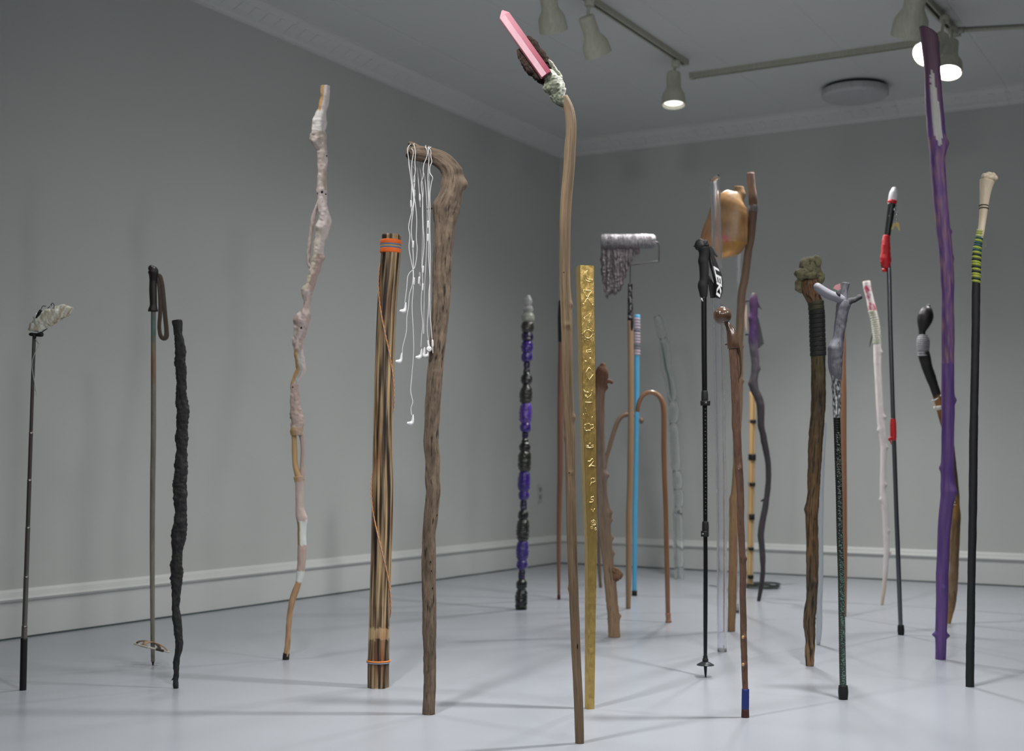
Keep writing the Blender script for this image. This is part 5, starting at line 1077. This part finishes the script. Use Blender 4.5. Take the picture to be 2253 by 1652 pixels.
# ---- 24 grey forked stick, 25 lath
t = T('walking_stick', 'grey forked antler-like cane with silver wrap and glittering green-black shaft', 'walking stick', 1855.3, 1540, push=.012)
m_gp = M('grey_painted_wood', (104, 104, 112), (66, 66, 74), (30, 30, 34), rough=.6, scale=60, stretch=4, bump=.4, dthr=.68)
tube(t, 'trunk', cr(*BBc, [(588, 1440, 96), (582, 1370, 128), (572, 1280, 148), (568, 1170, 156), (582, 1090, 150), (603, 1000, 118), (612, 940, 118), (622, 860, 122), (638, 750, 130), (652, 650, 138), (664, 590, 120)]), m_gp, seg=22, step=1.8, amp=.06, freq=24, knots=[(1828, 764, 150, 9, 4), (1870, 672, 20, 8, 4)])
tube(t, 'fork_prong', cr(*BBc, [(655, 620, 110), (664, 540, 84), (672, 470, 76), (684, 430, 80), (688, 402, 84)]), m_gp, seg=16, step=1.5, amp=.05, cap=(1, 0))
tube(t, 'fork_prong', cr(*BBc, [(690, 620, 100), (740, 594, 70), (790, 575, 56), (830, 552, 54), (850, 545, 50)]), M('burnt_grey_wood', (54, 54, 60), (26, 26, 30), rough=.7, scale=70, bump=.6), seg=14, step=1.5, amp=.12, freq=50, cap=(1, 0))
tube(t, 'handle_arm', cr(*BBc, [(640, 580, 100), (590, 556, 104), (520, 532, 104), (460, 500, 104), (410, 465, 98), (384, 444, 92)]), M('light_grey_wood', (128, 128, 136), (104, 104, 112), rough=.6, scale=60, bump=.3), seg=18, step=1.5, cap=(1, 1), dy=-.004)
for y0, y1, w_, a_ in ((545, 462, 40, 560), (520, 470, 30, 575)): pass
prism(t, 'pink_fleck', [(1720 + a / 4.857, 540 + b / 4.857) for a, b in ((548, 455), (570, 425), (625, 405), (632, 470), (590, 478))], .006, M('dusty_pink', (176, 120, 128), rough=.7), dy=.01)
blob(t, 'charred_joint', 1720 + 605 / 4.857, 540 + 520 / 4.857, 5.5, 9, MATS['burnt_grey_wood'], dy=-.012, amp=.3)
tube(t, 'silver_wrap', cr(*CCc, [(590, 285, 74), (588, 200, 82), (587, 60, 90)]) + cr(*BBc, [(585, 1620, 94), (582, 1500, 100), (585, 1400, 114), (582, 1320, 130)]), M('crumpled_foil', usecol=True, rough=.3, metal=.6, scale=90, stretch=3, bump=1, dist=.005), seg=20, step=1.6, amp=.08, freq=60,
     colf=lambda x, y, a, s: mixc((56, 58, 62), (214, 218, 220), (.5 + 1.6 * nz(a * .06, y * .12, 1, 5)) * min(1, max(0, (y - 805) / 30))))
m_bead = M('beaded_sleeve', usecol=True, base2=(90, 90, 90), rough=.35, scale=60, bump=.2)
def beadc(x, y, a, s):
    c_ = mixc((20, 22, 22), (66, 76, 72), (y - 960) / 400)
    if 40 < a < 130 and y > 950 and nz(a * .1, y * .9, 1, 7) > .18: c_ = mixc((120, 128, 118), (128, 170, 152), (y - 1000) / 300)
    return c_
tube(t, 'shaft', cr(*DDc, [(586, 1440, 60), (583, 1300, 60), (579, 1100, 59), (573, 700, 58), (565, 300, 57), (555, 20, 56)]) + cr(*CCc, [(622, 1560, 62), (612, 1100, 65), (600, 700, 67), (592, 400, 68), (588, 275, 70)]), m_bead, seg=24, step=1.5, ridge=(.007, .0009), colf=beadc)
tube(t, 'rubber_tip', cr(*DDc, [(588, 1562, 82), (588, 1530, 90), (588, 1480, 98), (587, 1425, 84)]), m_rubber, seg=20, step=2)
t = T('wooden_lath', 'flat orange-tan wooden lath hidden behind the grey forked cane', 'lath', 1859.3, 1357)
tube(t, 'lath', cr(*DDc, [(606, 770, 24), (605, 700, 30), (602, 400, 46), (600, 60, 56)]) + cr(*CCc, [(672, 1560, 52), (667, 1100, 60), (660, 600, 66), (660, 20, 66)]) + cr(*BBc, [(655, 1560, 64), (658, 1300, 56), (664, 1100, 46), (670, 950, 26), (674, 890, 8)]), M('orange_tan_wood', (196, 132, 90), (172, 110, 72), rough=.5, scale=50, stretch=14, bump=.2), seg=14, step=6, depth=.4)

# ---- 27 white stick
t = T('walking_stick', 'white painted thorny stick with thread windings and pink paint marks', 'walking stick', 1940.4, 1331)
m_wp = M('white_painted_wood', usecol=True, base2=(215, 215, 215), rough=.55, scale=40, stretch=5, bump=.3)
def wc(x, y, a, s):
    c_ = (226, 218, 216)
    if 628 < y < 685 and (nz(a * .02, y * .07, 1, 11) > .12): c_ = (206, 84, 104)
    if 628 < y < 660 and 60 < a < 130 and nz(a * .05, y * .2, 1, 2) > .2: c_ = (150, 140, 190)
    if y > 1250: c_ = mixc(c_, (200, 180, 160), (y - 1250) / 80)
    return c_
st = cr(*DDc, [(958, 655, 28), (972, 550, 35), (984, 420, 38), (994, 280, 48), (1003, 140, 54), (1000, 20, 56)]) + cr(*CCc, [(1112, 1600, 60), (1112, 1500, 60), (1110, 1350, 65), (1095, 1200, 72), (1080, 1080, 62), (1082, 900, 60), (1088, 700, 62), (1088, 560, 68), (1068, 400, 80), (1050, 200, 76), (1040, 40, 74)]) + cr(*BBc, [(1035, 1500, 72), (1025, 1300, 74), (1020, 1140, 80), (1018, 1040, 80), (1008, 900, 84), (995, 800, 80), (966, 680, 84), (940, 560, 76), (915, 450, 80), (905, 385, 78)])
tube(t, 'stick', st, m_wp, seg=20, step=2.5, amp=.04, freq=18, colf=wc, knots=[(1946, 917, 0, 4.5, 5), (1933.5, 946, 180, 4, 3), (1948, 984, 0, 4.5, 4), (1952, 1066, 0, 4.5, 5), (1936, 1099, 180, 4, 4), (1952, 1168, 0, 5, 4), (1937, 774, 0, 5, 4)])
tube(t, 'side_twig', cr(*DDc, [(1010, 290, 12), (1020, 200, 20), (1038, 150, 24)]), m_wp, seg=8, step=2, colf=lambda *a: (214, 196, 188), cap=(1, 1))
m_thr = M('pale_green_thread', (206, 208, 190), (150, 156, 128), rough=.8, scale=150, stretch=.3, bump=.4)
wl = [(1018, 1040), (1017, 1000), (1014, 950), (1008, 900), (1002, 850), (995, 800), (982, 745), (970, 705)]
for i in range(16):
    u = i / 15 * (len(wl) - 1); j = min(int(u), len(wl) - 2); f_ = u - j; x = wl[j][0] + (wl[j + 1][0] - wl[j][0]) * f_; y = wl[j][1] + (wl[j + 1][1] - wl[j][1]) * f_
    tube(t, 'thread_turn', cr(*BBc, [(x, y + 7, 84), (x - 1, y, 90), (x - 2, y - 7, 84)]), m_thr, seg=18, step=1)
tube(t, 'feather', cr(*BBc, [(938, 1086, 4), (950, 1030, 14), (965, 970, 14), (972, 940, 6)]), M('dark_feather', (78, 78, 80), bump=0), seg=8, step=1.5, depth=.2)

# ---- 28 steel rod with lit-looking tip
EEc = (1880, 380, 6.355)
t = T('walking_stick', 'thin steel rod bound with red wire, white rounded glassy tip on top', 'walking stick', 1982.3, 1396.5)
tube(t, 'rod', cr(*DDc, [(1137, 860, 42), (1120, 400, 44), (1106, 20, 44)]) + cr(*CCc, [(1237, 1600, 45), (1225, 1300, 47), (1205, 700, 47), (1190, 290, 47), (1182, 20, 45)]) + cr(*BBc, [(1176, 1600, 46), (1170, 1200, 47), (1155, 700, 48), (1146, 290, 48)]) + cr(*EEc, [(478, 1290, 58), (470, 1200, 56)]), M('gunmetal', (120, 124, 128), (90, 94, 98), rough=.3, metal=.85, scale=50, stretch=20, bump=.05), seg=16, step=8)
tube(t, 'rubber_tip', cr(*DDc, [(1140, 942, 58), (1140, 890, 68), (1138, 848, 58)]), m_rubber, seg=18, step=2)
m_red = M('red_wire', (214, 40, 44), (168, 22, 30), rough=.3, scale=110, stretch=.5, bump=.6)
tube(t, 'red_binding', cr(*EEc, [(452, 1335, 66), (442, 1290, 120), (436, 1230, 146), (436, 1150, 126), (440, 1000, 110), (450, 878, 92)]), m_red, seg=20, step=1, ridge=(.006, .0016), amp=.06, freq=50)
blob(t, 'red_knot', 1880 + 420 / 6.355, 380 + 1362 / 6.355, 6, 4.6, m_red, dy=-.004)
tube(t, 'dark_tape', cr(*EEc, [(372, 1290, 14), (392, 1330, 10)]), m_rubber, seg=6, step=2)
tube(t, 'black_sleeve', cr(*EEc, [(458, 880, 84), (472, 780, 90), (492, 650, 100), (510, 520, 108), (522, 430, 112)]), M('black_sleeve', (24, 30, 28), rough=.35, bump=0), seg=18, step=3)
tube(t, 'red_ring', cr(*EEc, [(526, 432, 118), (528, 408, 132), (532, 384, 122)]), m_red, seg=20, step=1)
tube(t, 'glassy_tip', cr(*EEc, [(532, 395, 122), (540, 330, 126), (550, 270, 112), (556, 240, 84)]), M('milky_glass', (240, 240, 242), (232, 232, 236), rough=.12, trans=.35, bump=0, sss=.3), seg=20, step=1.2, cap=(0, 1))['label'] = 'white rounded glassy tip'
for a, b, r_ in ((586, 462, 2.2), (560, 510, 3.6), (590, 575, 3.6), (582, 628, 1.9), (586, 655, 2.1), (580, 682, 2.3)): blob(t, 'silver_charm', 1880 + a / 6.355, 380 + b / 6.355, r_, r_, m_chrome, dy=-.012)
m_yel = M('yellow_plastic', (226, 196, 110), rough=.4, bump=0)
prism(t, 'yellow_charm', [(1880 + a / 6.355, 380 + b / 6.355) for a, b in ((545, 705), (620, 695), (625, 740), (642, 815), (618, 800), (600, 770), (585, 745), (560, 745), (540, 790), (512, 800), (520, 760))], .006, m_yel, dy=-.012)
tube(t, 'red_band', cr(*CCc, [(1193, 530, 46), (1193, 500, 60), (1192, 450, 62), (1190, 350, 60), (1190, 300, 50)]), m_red, seg=18, step=1, ridge=(.008, .0014))
tube(t, 'red_wire_end', cr(*CCc, [(1180, 500, 22), (1155, 505, 30), (1142, 512, 26), (1165, 540, 16), (1170, 572, 8)]), m_red, seg=8, step=1.5, dy=-.006)
blob(t, 'sleeve_stud', 1880 + 488 / 6.355, 380 + 602 / 6.355, 1.8, 1.8, m_chrome, dy=-.016)

# ---- 29 curved dark club, 30 purple staff, 31 bone pole
FFc = (1980, 640, 4.858); GGc = (1980, 960, 4.857); HHc = (1980, 1260, 5.505); HCc = (1960, 0, 4.86); IIc = (2040, 340, 5.507)
t = T('walking_stick', 'curved dark club-headed stick with silver wire rings, crossing behind the purple staff', 'walking stick', 2087.7, 1372.5, push=.015)
m_cl = M('aged_branch', usecol=True, base2=(90, 90, 90), dark=(40, 30, 20), rough=.6, scale=60, stretch=5, bump=.5, dthr=.66)
clc = vcol([(800, (30, 26, 24)), (868, (26, 22, 22)), (876, (176, 124, 60)), (905, (160, 108, 52)), (960, (96, 80, 60)), (1080, (110, 88, 56)), (1110, (176, 130, 66)), (1150, (120, 92, 58)), (1300, (150, 126, 96)), (1335, (140, 110, 76)), (1372, (190, 140, 70))])
st = cr(*HHc, [(594, 615, 44), (610, 500, 70), (628, 390, 86), (640, 200, 110), (647, 40, 114)]) + cr(*GGc, [(570, 1600, 86), (578, 1400, 96), (585, 1150, 106), (594, 1000, 100), (598, 880, 98), (590, 700, 92), (578, 500, 86), (556, 280, 84), (530, 60, 86)]) + cr(*FFc, [(500, 1500, 84), (455, 1350, 80), (424, 1230, 82), (408, 1160, 86), (385, 1080, 92), (345, 960, 100), (310, 870, 110), (282, 790, 120), (262, 700, 124), (250, 660, 128)])
tube(t, 'stick', st, m_cl, seg=20, step=2.5, amp=.05, freq=20, colf=clc)
m_bw = M('black_wood', (40, 37, 36), (16, 14, 14), rough=.45, scale=50, bump=.3)
tube(t, 'club_head', cr(*FFc, [(238, 470, 72), (238, 432, 70), (248, 385, 112), (262, 325, 158), (275, 270, 168), (286, 220, 142), (298, 182, 100), (302, 166, 50)]), m_bw, seg=22, step=1.5, cap=(0, 1))
for i in range(11):
    y = 690 - i * 21; x = 248 - (0 if i > 2 else (2 - i) * -2); w_ = [132, 128, 126, 134, 138, 142, 144, 144, 140, 128, 100][i]
    if i in (1,): pass
    tube(t, 'wire_ring', cr(*FFc, [(x, y + 6, w_ - 6), (x, y, w_ + 4), (x, y - 7, w_ - 6)]), M('silver_cord', (160, 160, 164), (130, 130, 134), rough=.5, metal=.2, scale=100, bump=.2) if i not in () else m_bw, seg=20, step=1)
tube(t, 'white_thong', cr(*FFc, [(342, 1175, 24), (365, 1172, 14), (400, 1150, 14), (440, 1112, 14)]), m_wh, seg=8, step=1.5, dy=-.015)
tube(t, 'white_band', cr(*FFc, [(416, 1268, 96), (408, 1230, 98)]), M('white_tape', (220, 214, 206), bump=.1), seg=18)
blob(t, 'brass_plate', 1980 + 588 / 4.857, 960 + 715 / 4.857, 5, 5, M('brass', (220, 190, 140), metal=.8, rough=.2, bump=0), dy=-.016, rz=2)

t = T('walking_stick', 'tall thick purple-painted staff with a slanted top and silver streak', 'walking stick', 2069.5, 1451.5, push=.015)
m_pu = M('purple_paint', usecol=True, base2=(150, 150, 150), rough=.5, scale=55, stretch=10, bump=.55, dist=.003)
def puc(x, y, a, s):
    c_ = mixc((122, 88, 146), (94, 66, 136), .5 + 1.4 * nz(a * .03, y * .012, 1, 4))
    c_ = mixc(c_, (104, 72, 80), max(0, min(1, (300 - y) / 160)) * .75)
    if 300 < y < 800: c_ = mixc(c_, (164, 124, 130), max(0, .4 + 1.6 * nz(a * .05, y * .03, 1, 8)) * .7)
    if y > 1080: c_ = mixc(c_, (78, 56, 118), .35)
    # exposed silvery wood, a long narrow tongue
    cen = 112 - (y - 160) * .09; wd = 0
    if 158 < y < 330:
        wd = 8 + 20 * min(1, (y - 158) / 70) + 8 * nz(y * .12, 0, 1, 6)
        if y > 300: wd *= (330 - y) / 30
    if abs(a - cen) < wd: c_ = (206, 204, 200)
    return c_
st = cr(*HHc, [(492, 1052, 125), (497, 900, 130), (500, 770, 136), (503, 640, 138), (510, 300, 144), (513, 20, 144)]) + cr(*GGc, [(452, 1560, 126), (458, 1400, 128), (465, 1150, 130), (476, 950, 135), (494, 760, 140), (512, 620, 150), (512, 540, 158), (511, 440, 142), (508, 340, 142), (511, 200, 132), (512, 20, 134)]) + cr(*FFc, [(512, 1500, 135), (514, 1200, 138), (512, 1000, 134), (512, 700, 133), (511, 300, 133), (510, 40, 133)]) + \
     cr(*IIc, [(246, 1600, 158), (232, 1300, 160), (216, 1100, 160), (192, 900, 164), (176, 700, 164), (162, 550, 166), (148, 400, 168), (132, 200, 172), (125, 40, 176)]) + cr(*HCc, [(508, 1600, 182), (502, 1520, 186), (488, 1400, 184), (478, 1280, 186), (466, 1150, 182), (456, 1000, 176), (446, 800, 172), (440, 650, 178), (430, 550, 178), (421, 420, 196), (410, 350, 200), (402, 318, 200)])
o = tube(t, 'staff', st, m_pu, seg=32, step=2.4, amp=.035, freq=12, stretch=6, colf=puc, knots=[(2092, 509, 0, 6, 5), (2105, 880, 0, 7, 5), (2068, 1030, 180, 7, 4), (2086, 1082, 60, 12, 7), (2056, 1396, 180, 5, 8), (2087, 1398, 0, 5, 8), (2073, 1293, 90, 6, 3), (2078, 316, 10, 9, 5), (2097, 568, 0, 6, 3)])
zt = max(v.co.z for v in o.data.vertices); xc_ = t.pt(2043, 66).x; kk = kpx(t.base + t.pt(2043, 66))
for v in o.data.vertices:
    if v.co.z > zt - 0.06: v.co.z -= (v.co.x - xc_ + 6 * kk) * 0.8 * min(1, (v.co.z - zt + 0.06) / .04)
tube(t, 'split', cr(*HCc, [(505, 1530, 6), (500, 1500, 16), (480, 1460, 12), (462, 1432, 3)]), m_crack, seg=8, step=1.5, dy=-.023)

t = T('walking_stick', 'black-wrapped pole topped with a pale bone, farthest right', 'walking stick', 2134, 1512, push=.012)
m_bp = M('black_wrap', (15, 16, 22), (7, 8, 12), rough=.6, scale=40, stretch=2, bump=.5)
tube(t, 'pole', cr(*HHc, [(848, 1387, 103), (850, 1000, 98), (860, 500, 97), (867, 40, 96)]) + cr(*GGc, [(766, 1600, 82), (775, 1000, 86), (782, 500, 88), (787, 20, 88)]) + cr(*FFc, [(789, 1600, 85), (798, 1000, 85), (808, 500, 86), (812, 20, 88)]) + cr(*IIc, [(592, 1560, 97), (596, 1300, 104), (604, 1150, 98), (625, 1030, 84)]), m_bp, seg=20, step=3, amp=.03, freq=20)
m_bone = M('bone', (216, 204, 182), (190, 172, 146), rough=.5, scale=40, stretch=5, bump=.3)
tube(t, 'bone', cr(*IIc, [(632, 1020, 80), (648, 960, 82), (662, 880, 82), (676, 760, 88), (684, 660, 98), (692, 580, 108), (702, 480, 122), (716, 380, 150), (728, 320, 170)]), m_bone, seg=20, step=1.5, amp=.03)['label'] = 'pale knuckled bone'
for a, b, rx, ry in ((708, 262, 9, 7.5), (750, 245, 8, 6.5), (785, 262, 8, 8), (815, 285, 7, 7), (735, 290, 13, 9)): blob(t, 'bone_knuckle', 2040 + a / 5.507, 340 + b / 5.507, rx, ry, m_bone, amp=.2, seed=a)
for yy in (622, 655): torus_obj(t, 'leather_ring', t.pt(2040 + 685 / 5.507, 340 + yy / 5.507), Vector((.1, .1, 1)).normalized(), 9.6 * kpx(t.base), .0016, M('dark_thong', (40, 34, 28), bump=0), 24, 6)
yc = {0: (150, 160, 60), 1: (30, 76, 76), 2: (24, 40, 30), 3: (176, 180, 120)}
pat = [3, 0, 3, 1, 0, 1, 1, 0, 1, 0, 2, 0, 2, 0, 0, 2, 0, 2, 0, 0, 2, 0]
for i, pc in enumerate(pat):
    y = 930 + i * 29; pr = [(900, 650, 84), (1030, 626, 86), (1150, 604, 102), (1300, 596, 108), (1600, 592, 100)]
    for a, b in zip(pr[:-1], pr[1:]):
        if a[0] <= y <= b[0]: q = (y - a[0]) / (b[0] - a[0]); x = a[1] + (b[1] - a[1]) * q; w_ = a[2] + (b[2] - a[2]) * q
    tube(t, 'thread_winding', cr(*IIc, [(x - 2, y + 14, w_), (x, y + 6, w_ + 6), (x, y - 6, w_ + 6), (x + 2, y - 13, w_)]), M('thread_%d' % pc, yc[pc], rough=.7, scale=100, bump=.4), seg=18, step=1)
tube(t, 'loose_thread', cr(*IIc, [(672, 1040, 5), (700, 1055, 5), (712, 1085, 5), (706, 1120, 5)]), MATS['thread_0'], seg=6, step=1.5)
